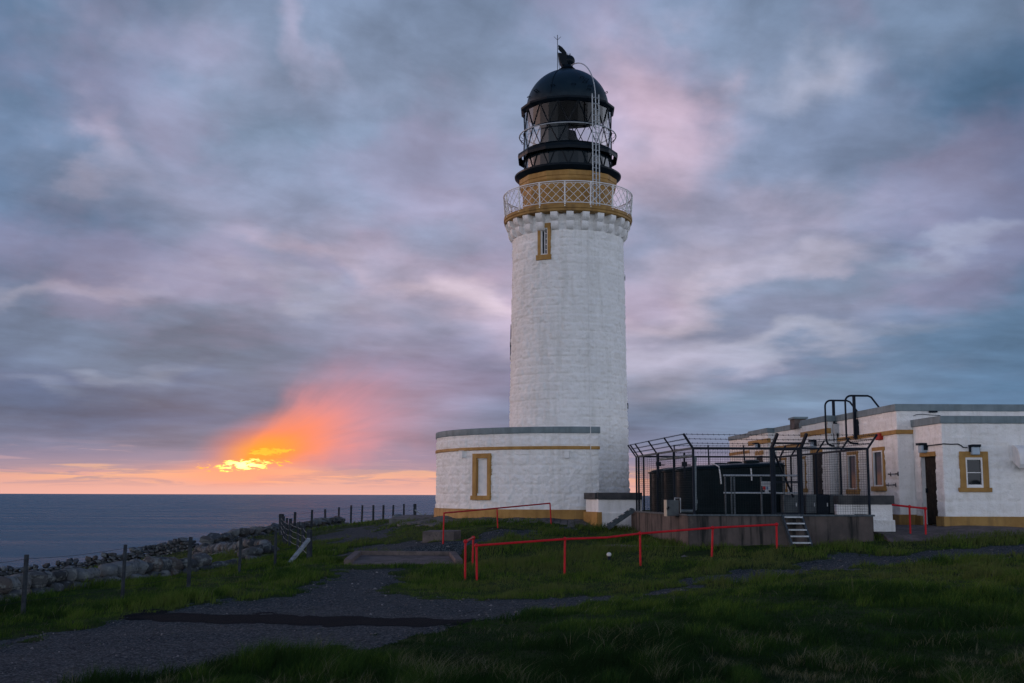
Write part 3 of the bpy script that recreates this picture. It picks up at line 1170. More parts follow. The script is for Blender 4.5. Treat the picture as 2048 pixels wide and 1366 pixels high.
# handrail hoop
r_h = rad(96.5, 275)
zh = ztow(275)
mb = MB()
mb.tube(ring_pts(r_h, zh, 72), .026, 8, True)
hr = mb.build('lantern_handrail', M['galv'], LH, smooth=40)
for k in range(NF):
    mb = MB()
    b0 = PH + st * k
    mb.tube([cyl(b0, r_h, zh), cyl(b0, r_h - .03, zh - .14), cyl(b0, r_l, zh - .22)], .010, 5)
    mb.tube([cyl(b0, r_h, zh), cyl(b0, r_l, zh + .05)], .010, 5)
    mb.build('stay', M['dark_steel'], hr)

# dome
z_e = ztow(224)
r_e = rad(95, 222)
r_d = rad(82.0, 212)
mb = MB()
mb.lathe([(r_l - .06, z3 - .03), (r_l + .04, z3 - .03), (r_e - .01, z_e - .05), (r_e, z_e - .03), (r_e, z_e + .05), (r_d + .01, z_e + .16)], NF, CT0, PH)
mb.build('eave', M['black'], LH)
zd = z_e + .12
mb = MB()
mb.lathe([(r_d * math.cos(R(90 * i / 20)) + .001, zd + r_d * .97 * math.sin(R(90 * i / 20))) for i in range(21)], 72, CT0)
mb.lathe([((r_d - .06) * math.cos(R(90 * i / 12)) + .001, zd + (r_d - .06) * .97 * math.sin(R(90 * i / 12))) for i in range(13)], 40, CT0)
dome = mb.build('dome', M['dome'], LH, smooth=60)


def dome_pt(px, py, off=0.0):
    d = ray(px, py)
    o = Vector((0, 0, EYE))
    c = Vector((XT, YT, zd))
    s = 1 / .97
    dd, oo = Vector((d.x, d.y, d.z * s)), Vector((o.x - c.x, o.y - c.y, (o.z - c.z) * s))
    A, B, C = dd.dot(dd), 2 * dd.dot(oo), oo.dot(oo) - r_d ** 2
    disc = max(B * B - 4 * A * C, 0)
    t = (-B - math.sqrt(disc)) / (2 * A)
    p = oo + dd * t
    nn = p.normalized()
    p = nn * (r_d + off)
    return Vector((p.x + c.x, p.y + c.y, p.z / s + c.z)), nn


for (zx, zy) in ((341, 618), (398, 562), (412, 575), (540, 520), (712, 510), (783, 456), (806, 492), (820, 474), (838, 552), (848, 526), (986, 580)):
    p, nn = dome_pt(980 + zx / 4.269, 50 + zy / 4.269)
    side = nn.cross(Vector((0, 0, 1))).normalized()
    mb = MB()
    pts = [p - side * .07 - nn * .02, p - side * .09 + nn * .10, p + side * .09 + nn * .10, p + side * .07 - nn * .02]
    mb.tube(pts, .016, 5)
    mb.build('hand_hold', M['black'], dome)
mb = MB()
mb.tube([cyl(-26, r_d * math.cos(R(e)) + .01, zd + .97 * r_d * math.sin(R(e)) + .01) for e in range(5, 86, 8)], .012, 5)
mb.build('conductor', M['black'], dome)

# ventilator with cowl
zv = ztow(122)
mb = MB()
mb.lathe([(.42, zd + r_d * .97 - .10), (.30, zd + r_d * .97 + .06), (.33, zd + r_d * .97 + .10), (.36, zv - .40), (.28, zv - .33), (.22, zv - .22), (.02, zv - .15)], 32, CT0)
ven = mb.build('ventilator', M['black'], LH, smooth=40)
mb = MB()
mb.sphere((XT + .08, YT, zv), .265, 24, 16)
mb.build('ventilator_ball', M['black'], ven, smooth=180)
mb = MB()
cw = [(-.03, .27), (-.42, .32), (-.38, .08), (-.34, -.12), (-.24, -.26), (.02, -.26)]
vs = [(XT + x, YT - .22, zv + z) for x, z in cw] + [(XT + x, YT + .22, zv + z) for x, z in cw]
m_n = len(cw)
mb.add(vs, [tuple(range(m_n)), tuple(range(2 * m_n - 1, m_n - 1, -1))] + [(i, (i + 1) % m_n, m_n + (i + 1) % m_n, m_n + i) for i in range(m_n)])
mb.build('cowl', M['black'], ven, bevel=.02)
mb = MB()
vp = [(-.06, .30), (-.02, .37), (-.12, .52), (-.24, .66), (-.40, .77), (-.42, .69), (-.40, .63), (-.42, .57), (-.34, .46), (-.20, .34)]
m_n = len(vp)
vs = [(XT + x, YT - .015, zv + z) for x, z in vp] + [(XT + x, YT + .015, zv + z) for x, z in vp]
mb.add(vs, [tuple(range(m_n)), tuple(range(2 * m_n - 1, m_n - 1, -1))] + [(i, (i + 1) % m_n, m_n + (i + 1) % m_n, m_n + i) for i in range(m_n)])
mb.tube([(XT - .10, YT, zv + .20), (XT - .06, YT, zv + .36)], .02, 6)
for x in (.0, .07, .12):
    mb.tube([(XT + x, YT, zv + .22), (XT + x + .02, YT, zv + .37)], .03, 6, r1=.006)
mb.build('weather_vane', M['black'], ven)
# lightning rod
mb = MB()
xr = P(1115, 100, YT).x
zr_t = ztow(70)
zr_b = zd + .97 * math.sqrt(max(r_d ** 2 - (xr - XT) ** 2, 0)) - .03
mb.tube([(xr, YT, zr_b), (xr, YT, zr_t)], .016, 6)
mb.tube([(xr + .10, YT - .02, zr_b - .02), (xr + .015, YT, zr_b + 1.0)], .010, 5)
for s in (-1, 1):
    mb.tube([(xr, YT, zr_t - .24), (xr + s * .16, YT, zr_t - .08)], .010, 5)
mb.build('lightning_rod', M['dark_steel'], LH)

# ladder
phl = 27.2
rl = r_f + .06
wl = tangent(phl, rl)
zl0, zl1 = zf1, P(1187, 188, YT - rl * .89).z
mb = MB()
for s in (-.165, .165):
    mb.bar(wl.pt(s, zl0, 0), wl.pt(s, zl1, -.02), .045, .045)
mb.bar(wl.pt(0, zl0, .0), wl.pt(0, zl1 - .2, -.02), .045, .045)
nr = int((zl1 - zl0) / .26)
for i in range(nr):
    z = zl0 + .2 + .26 * i
    mb.tube([wl.pt(-.165, z, 0), wl.pt(.165, z, 0)], .017, 5)
lad = mb.build('ladder', M['galv'], LH)
mb = MB()
top = cyl(phl, .34, zd + r_d * .97 + .16)
st0 = wl.pt(0, zl1 - .2, -.02)
pts = []
for i in range(15):
    f = i / 14
    a = R(90 * f)
    pts.append(Vector((st0.x + (top.x - st0.x) * (1 - math.cos(a)), st0.y + (top.y - st0.y) * (1 - math.cos(a)), st0.z + (top.z - st0.z) * math.sin(a))))
mb.tube(pts, .024, 6)
mb.build('safety_rail', M['galv'], lad, smooth=60)

# lightning conductor down the masonry, and pipe clips on the flanks
mb = MB()
mb.tube([cyl(17.2, r_tower(z) + .035, z) for z in np.linspace(z_c - .75, 4.4, 16)], .014, 5)
mb.build('cable', M['white_plain'], LH)
for (px, py, q) in ((1249, 556, 1), (1255, 812, 1), (1026, 690, -1)):
    z = ztow(py)
    phi = 88 * q
    w = tangent(phi, r_tower(z))
    mb = MB()
    w.box(mb, -.05, .05, z - .12, z + .12, -.02, .06)
    mb.build('wall_clip', M['galv_dull'], LH)
mb = MB()
mb.tube([cyl(-88, r_tower(z) + .03, z) for z in np.linspace(ztow(720), ztow(650), 4)], .02, 5)
mb.build('pipe', M['galv_dull'], LH)

# ------------------------------------------------------------------ annex round the tower foot
RA = rad(265.5, 960) / 1.0
PH_L, PH_R = -175.0, math.degrees(math.asin((P(1198, 930, YT - RA).x - XT) / RA))
ZA0 = min(P(1140, 1041, YT - RA).z, 1.25) - .05
AN = thing('annex_building', (XT, YT - RA, ZA0), 'low white curved annex with blind window wrapping the foot of the lighthouse', 'building')
yA = YT - RA
z_at, z_ac = P(1140, 853, yA).z, P(1140, 866, yA).z
z_b1, z_b0 = P(1140, 892, yA).z, P(1140, 898.5, yA).z
z_p1 = P(1140, 1020, yA).z
phb = -39.6
ub = R(phb) * RA
wb = tangent(phb, RA)
yB = cyl(phb, RA, 0).y
zB0, zB1 = P(963, 1000, yB).z, P(963, 907, yB).z


def ann_fn(U, V, Hh):
    r = RA + Hh - .01
    a = U / RA
    return np.stack([XT + r * np.sin(a), YT - r * np.cos(a), V], -1)


mb = MB()
wall_surface(mb, R(PH_L) * RA, R(PH_R) * RA, z_p1 - .03, z_ac + .03, .04, ann_fn, [(ub - .30, ub + .30, zB0 + .25, zB1 - .25)], seed=11, course=.37, amp=1.05)
# end wall back to the tower
e0, e1 = cyl(PH_R, RA, 0), cyl(PH_R, 2.3, 0)
we = Wall((e0.x, e0.y), (e1.x, e1.y), (math.cos(R(PH_R)), math.sin(R(PH_R))))
wall_surface(mb, 0, we.L, z_p1 - .03, z_ac + .03, .08, flat_fn(we), seed=13)
mb.build('wall', M['white'], AN, smooth=180)
mb = MB()
aL, aR = PH_L, PH_R
mb.lathe([(2.3, z_ac), (RA + .05, z_ac), (RA + .06, z_ac + .02), (RA + .06, z_at - .02), (RA + .04, z_at), (RA - .3, z_at), (RA - .3, z_at - .12), (2.3, z_at - .10)], 90, CT0, 0, aL, aR + .5, caps=True)
mb.build('parapet_coping', M['cap'], AN, smooth=30)
mb = MB()
mb.lathe([(RA - .1, z_b0), (RA + .05, z_b0), (RA + .065, z_b0 + .02), (RA + .065, z_b1 - .02), (RA + .05, z_b1), (RA - .1, z_b1)], 90, CT0, 0, aL, aR + .3, caps=True)
mb.build('band_course', M['mustard'], AN, smooth=30)
mb = MB()
mb.lathe([(RA - .2, .3), (RA + .10, .3), (RA + .10, z_p1 - .02), (RA + .07, z_p1 + .01), (RA - .2, z_p1 + .012)], 90, CT0, 0, aL, aR + .5, caps=True)
mb.build('plinth', M['mustard'], AN, smooth=30)
# blind window
hw = .465
mb = MB()
v0 = zB0 + .17
for u0, u1, a0, a1 in ((-hw, -hw + .20, v0, zB1), (hw - .16, hw, v0, zB1), (-hw + .20, hw - .16, zB1 - .19, zB1)):
    wb.box(mb, u0, u1, a0, a1, -.3, .07)
bw = mb.build('blind_window', M['mustard'], AN, bevel=.008)
mb = MB()
wb.box(mb, -hw - .06, hw + .02, zB0, v0, -.3, .11)
mb.build('sill', M['mustard'], bw, bevel=.01)
mb = MB()
wb.box(mb, -hw + .18, hw - .14, v0 - .02, zB1 - .17, -.3, -.07)
mb.build('shutter', M['white_plain'], bw)
for px, py in ((917, 910), (1120, 910)):
    phi = math.degrees(math.asin((px - 1137.5) / 265.5 * .93))
    w = tangent(phi, RA)
    z = P(px, py, cyl(phi, RA, 0).y).z
    mb = MB()
    w.box(mb, -.10, .10, z - .12, z + .14, -.02, .16)
    w.box(mb, -.12, .12, z + .14, z + .17, -.02, .18)
    mb.build('vent_box', M['white_plain'], AN, bevel=.01)
mb = MB()
phc = math.degrees(math.asin((1167 - 1137.5) / 265.5 * .88))
w = tangent(phc, RA)
mb.tube([w.pt(0, z, .07) for z in np.linspace(z_p1 - .3, z_at + .02, 6)], .014, 5)
mb.build('cable', M['white_plain'], AN)

# paving collar
mb = MB()
prof_n = 60
for i in range(prof_n):
    a0, a1 = -120 + 140 * i / prof_n, -120 + 140 * (i + 1) / prof_n
    if a1 > 14:
        break
    ro = RA + 1.25 + .35 * math.sin(i * .9) * .5 + .2 * math.sin(i * 2.3) + (.5 if -75 < a0 < -40 else 0)
    q = []
    for rr_, aa in ((RA - .1, a0 + .08), (ro, a0 + .08), (ro, a1 - .08), (RA - .1, a1 - .08)):
        p = cyl(aa, rr_, 0)
        q.append((p.x, p.y, hz(p.x, p.y) + (.07 if rr_ < RA else .05) + .015 * math.sin(i * 5.1)))
    vs = q + [(x, y, z - .3) for x, y, z in q]
    mb.add(vs, [(0, 1, 2, 3), (0, 4, 5, 1), (1, 5, 6, 2), (2, 6, 7, 3), (3, 7, 4, 0)])
tag(mb.build('paving', M['flag'], None), kind='structure')

# low yard wall right of the annex
yW = 42.75
xa, xb = P(1197, 1020, yW).x, P(1268, 1020, yW).x + .3
zc1, zc0 = P(1197, 985, yW).z, P(1197, 999, yW).z
zm = P(1230, 1026, yW).z
LW = thing('yard_wall', (xa, yW, .9), 'low white yard wall with dark stone coping beside the steel side steps', 'wall')
mb = MB()
wf = Wall((xa, yW), (xb, yW), (0, -1))
wall_surface(mb, 0, wf.L, zm, zc0 + .02, .06, flat_fn(wf), seed=21, amp=.25)
wall_surface(mb, 0, wf.L, .6, zm, .06, lambda U, V, Hh: flat_fn(wf)(U, V, Hh + .05), seed=22, amp=.4)
wf.box(mb, 0, wf.L, zm - .03, zm, -.1, .05)
xk, yk = P(1172, 1020, yW + 1.1).x, yW + 1.1
wk2 = Wall((xk, yk), (xa, yW), (-(yk - yW), -(xa - xk)))
wall_surface(mb, 0, wk2.L, .6, zc0 + .02, .06, flat_fn(wk2), seed=23, amp=.5)
mb.build('wall_face', M['white'], LW, smooth=180)
mb = MB()
wf.box(mb, -.04, wf.L, zc0, zc1, -.45, .09)
wk2.box(mb, .0, wk2.L - .13, zc0 + .004, zc1 - .01, -.4, .09)
mb.build('coping', M['coping'], LW, bevel=.02)
mb = MB()
wk2.box(mb, -.1, wk2.L - .01, .5, P(1190, 1024, yW).z, -.1, .06)
wf.box(mb, -.03, .12, .5, P(1190, 1024, yW).z - .003, -.1, .075)
mb.build('plinth', M['mustard'], LW)

# ------------------------------------------------------------------ keepers' block on the right
YB = 37.7
pc = P(1797, 930, YB)                       # near corner of the left wall
ZB = P(1802, 1049, YB).z
z_top, z_cap = P(1793, 808, YB).z, P(1793, 822, YB).z
z_bd1, z_bd0 = P(1795, 859.5, YB).z, P(1795, 868, YB).z
z_pl = P(1800, 1029, YB).z
far = P(1460, 930, 59)
dirv = Vector((far.x - pc.x, far.y - pc.y, 0)).normalized()
nrm = Vector((-dirv.y, dirv.x, 0))
if nrm.x > 0:
    nrm = -nrm
BD = thing('house_block', (pc.x, pc.y, ZB), 'long white flat roofed keepers house with mustard trim behind the fenced tanks', 'building')


def u_at(px, h=0.0):
    """distance along the left wall line (offset h outward) seen at pixel column px"""
    d = ray(px, 930)
    k = d.x / d.y
    ax, ay = pc.x + nrm.x * h, pc.y + nrm.y * h
    return (k * ay - ax) / (dirv.x - k * dirv.y)


uE = u_at(1677)
uD = u_at(1606, .36)
uC = u_at(1551)
uB = u_at(1500, .3)
uA = u_at(1460)
OFF = [(0, uE, 0.0), (uE, uD, .36), (uD, uC, 0.0), (uC, uB, .30), (uB, uA, 0.0)]


def lwall(h):
    a = Vector((pc.x, pc.y, 0)) + nrm * h
    return Wall((a.x, a.y), (a.x + dirv.x, a.y + dirv.y), (nrm.x, nrm.y))


def zat(px, py, h=0.0):
    u = u_at(px, h)
    return P(px, py, pc.y + dirv.y * u + nrm.y * h).z


HO = {0: [], 1: [], 2: [], 3: [], 4: []}
wins = [  # section, px0, px1 (outer surround), y_top, y_sill_bottom
    (0, 1747, 1771, 893, 982), (0, 1696, 1718, 902, 988), (2, 1560, 1574, 915, 985), (1, 1607, 1613, 912, 985)]
doors = [(1, 1623, 1646, 900, 988), (3, 1512, 1527, 905, 985)]
for s, x0, x1, y0, y1 in wins:
    h = OFF[s][2]
    u1, u0 = u_at(x0, h), u_at(x1, h)
    HO[s].append((u0 + .12, u1 - .12, zat(x1, y1, h) + .15, zat(x1, y0, h) - .15))
for s, x0, x1, y0, y1 in doors:
    h = OFF[s][2]
    u1, u0 = u_at(x0, h), u_at(x1, h)
    HO[s].append((u0 + .03, u1 - .03, ZB - .4, zat(x1, y0, h) - .10))
mb = MB()
for i, (a, b, h) in enumerate(OFF):
    w = lwall(h)
    st_ = .055 if i < 2 else .09
    wall_surface(mb, a, b, ZB - .6, z_cap + .04, st_, flat_fn(w), HO[i], seed=31 + i, amp=.8)
    if h > 0:   # returns of the projecting bays
        for uu in (a, b):
            o = lwall(0).pt(uu, 0)
            e = lwall(h).pt(uu, 0)
            sgn = -1 if uu == a else 1
            rw = Wall((o.x, o.y), (e.x, e.y), (dirv.x * sgn, dirv.y * sgn))
            wall_surface(mb, 0, h, ZB - .6, z_cap + .04, .09, flat_fn(rw), seed=40, amp=.3)
front = Wall((pc.x, pc.y), (pc.x + 14, pc.y), (0, -1))
wall_surface(mb, 0, 9, ZB - .6, z_cap + .04, .06, flat_fn(front), seed=45, amp=.55)
# porch
YP = 35.6
pp = P(1886.5, 930, YP)
pq = P(1829, 930, YB - .03)
porch_l = Wall((pq.x, pq.y), (pp.x, pp.y), (-(pq.y - pp.y), -(pp.x - pq.x)))
if porch_l.n.x > 0:
    porch_l.n = -porch_l.n
porch_f = Wall((pp.x, pp.y), (pp.x + 8, pp.y), (0, -1))
z_ptop, z_pcap = P(1881, 831.5, YP).z, P(1881, 846.5, YP).z
z_ppl = P(1888, 1033, YP).z


def up_at(px):
    d = ray(px, 930)
    k = d.x / d.y
    return (k * pq.y - pq.x) / (porch_l.t.x - k * porch_l.t.y)


d0, d1 = up_at(1842), up_at(1872)
yd = porch_l.pt((d0 + d1) / 2, 0).y
zd1, zl1_ = P(1855, 913, yd).z, P(1855, 904, yd).z
wx0, wx1 = P(1918, 920, YP).x - pp.x, P(1975.5, 920, YP).x - pp.x
wz0, wz1 = P(1950, 984, YP).z, P(1950, 903, YP).z
wall_surface(mb, 0, porch_l.L, ZB - .5, z_pcap + .04, .05, flat_fn(porch_l), [(d0, d1, ZB - .6, zd1)], seed=51, amp=.75)
wall_surface(mb, 0, 7.5, ZB - .5, z_pcap + .04, .05, flat_fn(porch_f), [(wx0 + .2, wx1 - .2, wz0 + .25, wz1 - .25)], seed=52, amp=.9)
mb.build('wall', M['white'], BD, smooth=180)

# parapet copings
mb = MB()
for i, (a, b, h) in enumerate(OFF):
    w = lwall(h)
    w.box(mb, a - (.055 if i == 0 else (.05 if h else -.05)), b + (.05 if h or i == 4 else -.05), z_cap, z_top - (0 if i < 2 else .004 * i), -.6 - h, .06)
front.box(mb, .06, 14, z_cap + .002, z_top - .003, -.5, .055)
mb.build('parapet_coping', M['cap'], BD, bevel=.012)
mb = MB()
porch_l.box(mb, -.3, porch_l.L, z_pcap, z_ptop, -.4, .06)
porch_f.box(mb, -.055, 8, z_pcap + .002, z_ptop - .003, -.3, .065)
mb.build('porch_coping', M['cap'], BD, bevel=.012)
# roofs
mb = MB()
q = [lwall(-.2).pt(.2, 0), lwall(-.2).pt(uA, 0), lwall(-14).pt(uA, 0), lwall(-14).pt(.2, 0)]
mb.prism([(p.x, p.y) for p in q], z_cap - .05, z_cap + .03)
mb.prism([(pp.x + .15, pp.y + .15), (pp.x + 8, pp.y + .15), (pp.x + 8, pc.y - .05), (pq.x + .15, pc.y - .05)], z_pcap - .05, z_pcap + .08)
mb.build('roof', M['cap'], BD)
# band courses
mb = MB()
lwall(0).box(mb, -.06, uE - .05, z_bd0, z_bd1, -.1, .065)
front.box(mb, -.062, 1.1, z_bd0 + .001, z_bd1 - .001, -.1, .062)
for s, x0, x1, ya in ((1, 1606, 1668, 866), (3, 1500, 1551, 884)):
    h = OFF[s][2]
    z = zat((x0 + x1) / 2, ya, h)
    lwall(h).box(mb, OFF[s][0] - .05, OFF[s][1] + .05, z - .08, z + .12, -.1, .06)
for s in (2, 4):
    lwall(0).box(mb, OFF[s][0] + .06, OFF[s][1] - .06, z_bd0, z_bd1, -.1, .06)
mb.build('band_course', M['mustard'], BD, bevel=.008)
# plinths
mb = MB()
for i, (a, b, h) in enumerate(OFF):
    cuts = [(a - (.09 if i == 0 else 0), b)]
    for s, x0, x1, y0, y1 in doors:
        if s == i:
            u1, u0 = u_at(x0, h), u_at(x1, h)
            cuts = [(cuts[0][0], u0), (u1, cuts[0][1])]
    for c in cuts:
        lwall(h).box(mb, c[0], c[1], ZB - .7, z_pl, -.1, .085)
front.box(mb, -.088, 1.0, ZB - .7, z_pl - .002, -.1, .083)
porch_l.box(mb, -.1, d0 - .005, ZB - .7, z_ppl - .004, -.1, .08)
porch_l.box(mb, d1 + .005, porch_l.L + .06, ZB - .7, z_ppl - .002, -.1, .08)
porch_f.box(mb, -.083, 8, ZB - .7, z_ppl, -.1, .083)
mb.build('plinth', M['mustard_dull'], BD, bevel=.012)


def window(w, u0, u1, v0, v1, sur, sill, depth=.16, bars=(), nm='window'):
    mb = MB()
    for a, b, c, d in ((u0, u0 + sur, v0 + sill, v1), (u1 - sur, u1, v0 + sill, v1), (u0 + sur, u1 - sur, v1 - sur, v1)):
        w.box(mb, a, b, c, d, -depth - .1, .05)
    win = mb.build(nm, M['mustard'], BD, bevel=.008)
    mb = MB()
    w.box(mb, u0 - .06, u1 + .06, v0, v0 + sill, -depth - .1, .10)
    mb.build('sill', M['mustard'], win, bevel=.01)
    a, b, c, d = u0 + sur, u1 - sur, v0 + sill, v1 - sur
    fw = .042
    mb = MB()
    for q in ((a, a + fw, c, d), (b - fw, b, c, d), (a + fw, b - fw, c, c + fw), (a + fw, b - fw, d - fw, d)):
        w.box(mb, *q, -depth + .0, -depth + .12)
    for f in bars:
        z = c + (d - c) * f
        w.box(mb, a + fw, b - fw, z - .012, z + .012, -depth + .05, -depth + .075)
    mb.build('frame', M['white_plain'], win)
    mb = MB()
    w.box(mb, a + .02, b - .02, c + .02, d - .02, -depth - .04, -depth + .06)
    mb.build('pane', M['glass'], win)
    return win


for s, x0, x1, y0, y1 in wins:
    h = OFF[s][2]
    u1, u0 = u_at(x0, h), u_at(x1, h)
    window(lwall(h), u0, u1, zat(x1, y1, h), zat(x1, y0, h), .125 if s == 0 else .11, .16, .05)
window(porch_f, wx0, wx1, wz0, wz1, .185, .13, .08, bars=(.5,))


def door(w, u0, u1, z0, z1, lint, depth=.06):
    mb = MB()
    w.box(mb, u0 + .01, u1 - .01, z0, z1, -depth - .06, -depth)
    nb = max(3, int((u1 - u0) / .12))
    for i in range(nb):
        a = u0 + .03 + (u1 - u0 - .06) * i / nb
        w.box(mb, a + .006, a + (u1 - u0 - .06) / nb - .006, z0 + .02, z1 - .02, -depth - .01, -depth + .018)
    dr = mb.build('door', M['door'], BD)
    mb = MB()
    w.box(mb, u0 - .02, u1 + .02, z1, z1 + lint, -.2, .035)
    mb.build('lintel', M['mustard'], dr, bevel=.008)
    mb = MB()
    w.box(mb, u0 + .10, u0 + .13, z0 + 1.0, z0 + 1.14, -depth, -depth + .07)
    mb.build('handle', M['dark_steel'], dr)
    for a, b in ((u0 - .002, u0 + .012), (u1 - .012, u1 + .002)):
        mb = MB()
        w.box(mb, a, b, z0, z1, -depth, -.004)
        mb.build('jamb', M['white_plain'], dr)
    return dr


door(porch_l, d0, d1, ZB + .02, zd1, zl1_ - zd1, .14)
for s, x0, x1, y0, y1 in doors:
    h = OFF[s][2]
    u1, u0 = u_at(x0, h), u_at(x1, h)
    door(lwall(h), u0, u1, ZB, zat(x1, y0, h) - .1, .2)


def bulkhead(w, u, z, parent=BD, s=1.0):
    mb = MB()
    w.box(mb, u - .13 * s, u + .13 * s, z + .10 * s, z + .17 * s, -.02, .26 * s)
    w.box(mb, u - .15 * s, u - .09 * s, z - .05 * s, z + .16 * s, -.02, .12 * s)
    w.box(mb, u + .09 * s, u + .15 * s, z - .05 * s, z + .16 * s, -.02, .12 * s)
    lm = mb.build('wall_lamp', M['dark_steel'], parent, bevel=.01)
    mb = MB()
    w.box(mb, u - .115 * s, u + .115 * s, z - .13 * s, z + .10 * s, .0, .20 * s)
    mb.build('lens', M['lamp'], lm, bevel=.03)
    return lm


uL1 = up_at(1853)
bulkhead(porch_l, uL1, P(1853, 897, yd).z, s=1.05)
uL2 = P(1947, 900, YP).x - pp.x
zL2 = P(1947, 901, YP).z
bulkhead(porch_f, uL2, zL2, s=1.05)
for s, px, py in ((1, 1633, 889), (3, 1520, 893)):
    h = OFF[s][2]
    bulkhead(lwall(h), u_at(px, h), zat(px, py, h), s=1.0)
# lamp cable across the porch
mb = MB()
zc = P(1900, 889, YP).z
a = porch_l.pt(uL1 + .15, zc, .03)
pts = [a, porch_l.pt(porch_l.L, zc + .01, .03), porch_f.pt(.02, zc + .02, .03)]
for px, py in ((1900, 888.5), (1915, 888), (1921, 891), (1926, 895), (1934, 895.5)):
    pts.append(Vector((P(px, py, YP).x, YP - .03, P(px, py, YP).z)))
mb.tube(pts, .018, 6)
mb.build('lamp_cable', M['dark_steel'], BD, smooth=60)
mb = MB()
pts = [Vector((P(px, py, YB).x, YB - .03, P(px, py, YB).z)) for px, py in ((1826, 832), (1832, 829.5), (1845, 828.5), (1860, 830), (1880, 831))]
mb.tube(pts, .010, 5)
mb.build('cable', M['galv_dull'], BD)
# small dark fixture under the coping
p0 = P(1864, 824, YB)
mb = MB()
mb.box(p0.x - .12, p0.x + .14, YB - .12, YB - .01, p0.z - .02, p0.z + .035)
mb.build('spout', M['dark_steel'], BD)
# vent hood at the frame edge
hx0, hz1, hz0 = P(2021, 893, YP).x, P(2021, 891, YP).z, P(2030, 937, YP).z
mb = MB()
prof = [(0, hz1), (.12, hz1 - .0)]
for i in range(9):
    t = R(90 * i / 8)
    prof.append((.12 + .45 * math.sin(t), hz1 - .42 * (1 - math.cos(t))))
prof += [(.57, hz0 + .12), (.50, hz0), (0, hz1 - .48)]
m_n = len(prof)
vs = [Vector((hx0 + .02, YP - h, z)) for h, z in prof] + [Vector((hx0 + 1.1, YP - h, z)) for h, z in prof]
mb.add(vs, [tuple(range(m_n)), tuple(range(2 * m_n - 1, m_n - 1, -1))] + [(i, (i + 1) % m_n, m_n + (i + 1) % m_n, m_n + i) for i in range(m_n)])
mb.box(hx0 - .06, hx0 + .02, YP - .05, YP - .012, hz1 - .48, hz1 + .03)
mb.build('vent_hood', M['white_plain'], BD, smooth=30)
# door hold-back hooks on the pale wall
for px, py in ((1789, 948), (1784, 970)):
    u = u_at(px)
    z = zat(px, py)
    w = lwall(0)
    mb = MB()
    mb.tube([w.pt(u + .32, z, .09), w.pt(u - .32, z, .09)], .014, 6)
    for s in (-.30, .30):
        w.box(mb, u + s - .02, u + s + .02, z - .07, z + .07, -.02, .03)
        w.box(mb, u + s - .016, u + s + .016, z - .02, z + .02, .0, .11)
    mb.build('wall_hook', M['dark_steel'], BD)
# alarm box
u, z = u_at(1764), zat(1764, 874)
mb = MB()
lwall(0).box(mb, u - .22, u + .16, z - .10, z + .12, .0, .14)
mb.build('alarm_box', M['red_box'], BD, bevel=.015)
# down pipe in the corner of the bay
mb = MB()
w = lwall(0)
ud = uE - .14
mb.tube([w.pt(ud, z_cap - .2, .12), w.pt(ud, ZB, .12)], .055, 8)
w.box(mb, ud - .1, ud + .1, z_cap - .45, z_cap - .1, .02, .2)
mb.build('down_pipe', M['galv'], BD, smooth=40)
# roof hatch
hx = P(1590, 836, 48)
mb = MB()
mb.box(hx.x - .12, hx.x + .36, 47.6, 48.4, z_cap, P(1590, 839, 48).z)
rh = mb.build('roof_hatch', M['slab'], BD)
mb = MB()
mb.box(hx.x - .17, hx.x + .42, 47.5, 48.5, P(1590, 838.8, 48).z, P(1590, 835, 48).z)
mb.build('hatch_lid', M['cap'], rh)
# two looped guard rails of the roof ladder
for pxv, pxo, ytop in ((1719, 1697, 791.5), (1677, 1655.5, 801)):
    u = u_at(pxv)
    yy = pc.y + dirv.y * u
    zt2 = zat(pxv, ytop)
    zb2 = zat(pxv, 887 if pxv > 1690 else 892)
    out = .44
    w = lwall(0)
    pts = [w.pt(u, zb2, .02), w.pt(u, zb2, out - .26)]
    for i in range(1, 7):
        t = R(90 * i / 6)
        pts.append(w.pt(u, zb2 + .26 * (1 - math.cos(t)), out - .26 + .26 * math.sin(t)))
    for i in range(7):
        t = R(90 * i / 6)
        pts.append(w.pt(u, zt2 - .22 + .22 * math.sin(t), out - .22 + .22 * math.cos(t)))
    pts += [w.pt(u, zt2, -.40), w.pt(u, zt2 - .05, -.52), w.pt(u, z_top - .05, -.95)]
    mb = MB()
    mb.tube(pts, .036, 8)
    g = mb.build('ladder_guard', M['dark_steel'], BD, smooth=60)
    mb = MB()
    w.box(mb, u - .05, u + .05, z_cap - .75, zt2 - .03, .075, .16)
    w.box(mb, u - .09, u + .09, z_cap - .75, z_cap - .05, .0, .11)
    mb.build('mounting_bar', M['dark_steel'], g)
# concrete forecourt
mb = MB()
nx_, ny_ = 24, 6
vs = []
for i in range(nx_ + 1):
    for j in range(ny_ + 1):
        xx = P(1780, 1060, 35.5).x - .6 + 9.6 * i / nx_
        y1_ = 37.68
        y0_ = 33.6 + .5 * math.sin(i * .7) * .4
        yy = y0_ + (y1_ - y0_) * j / ny_
        vs.append((xx, yy, hz(xx, yy) + .02 if j < 1 else max(hz(xx, yy) + .03, ZB - .02 - (1 - j / ny_) * .22)))
fs = [(i * (ny_ + 1) + j, (i + 1) * (ny_ + 1) + j, (i + 1) * (ny_ + 1) + j + 1, i * (ny_ + 1) + j + 1) for i in range(nx_) for j in range(ny_)]
mb.add(vs, fs)
edge_ = [vs[i * (ny_ + 1)] for i in range(nx_ + 1)]
left_ = [vs[j] for j in range(ny_ + 1)]
for run in (edge_, left_):
    for a, b in zip(run[:-1], run[1:]):
        mb.add([a, b, (b[0], b[1], b[2] - .6), (a[0], a[1], a[2] - .6)], [(0, 1, 2, 3)])
tag(mb.build('pavement', M['slab'], None), kind='structure')

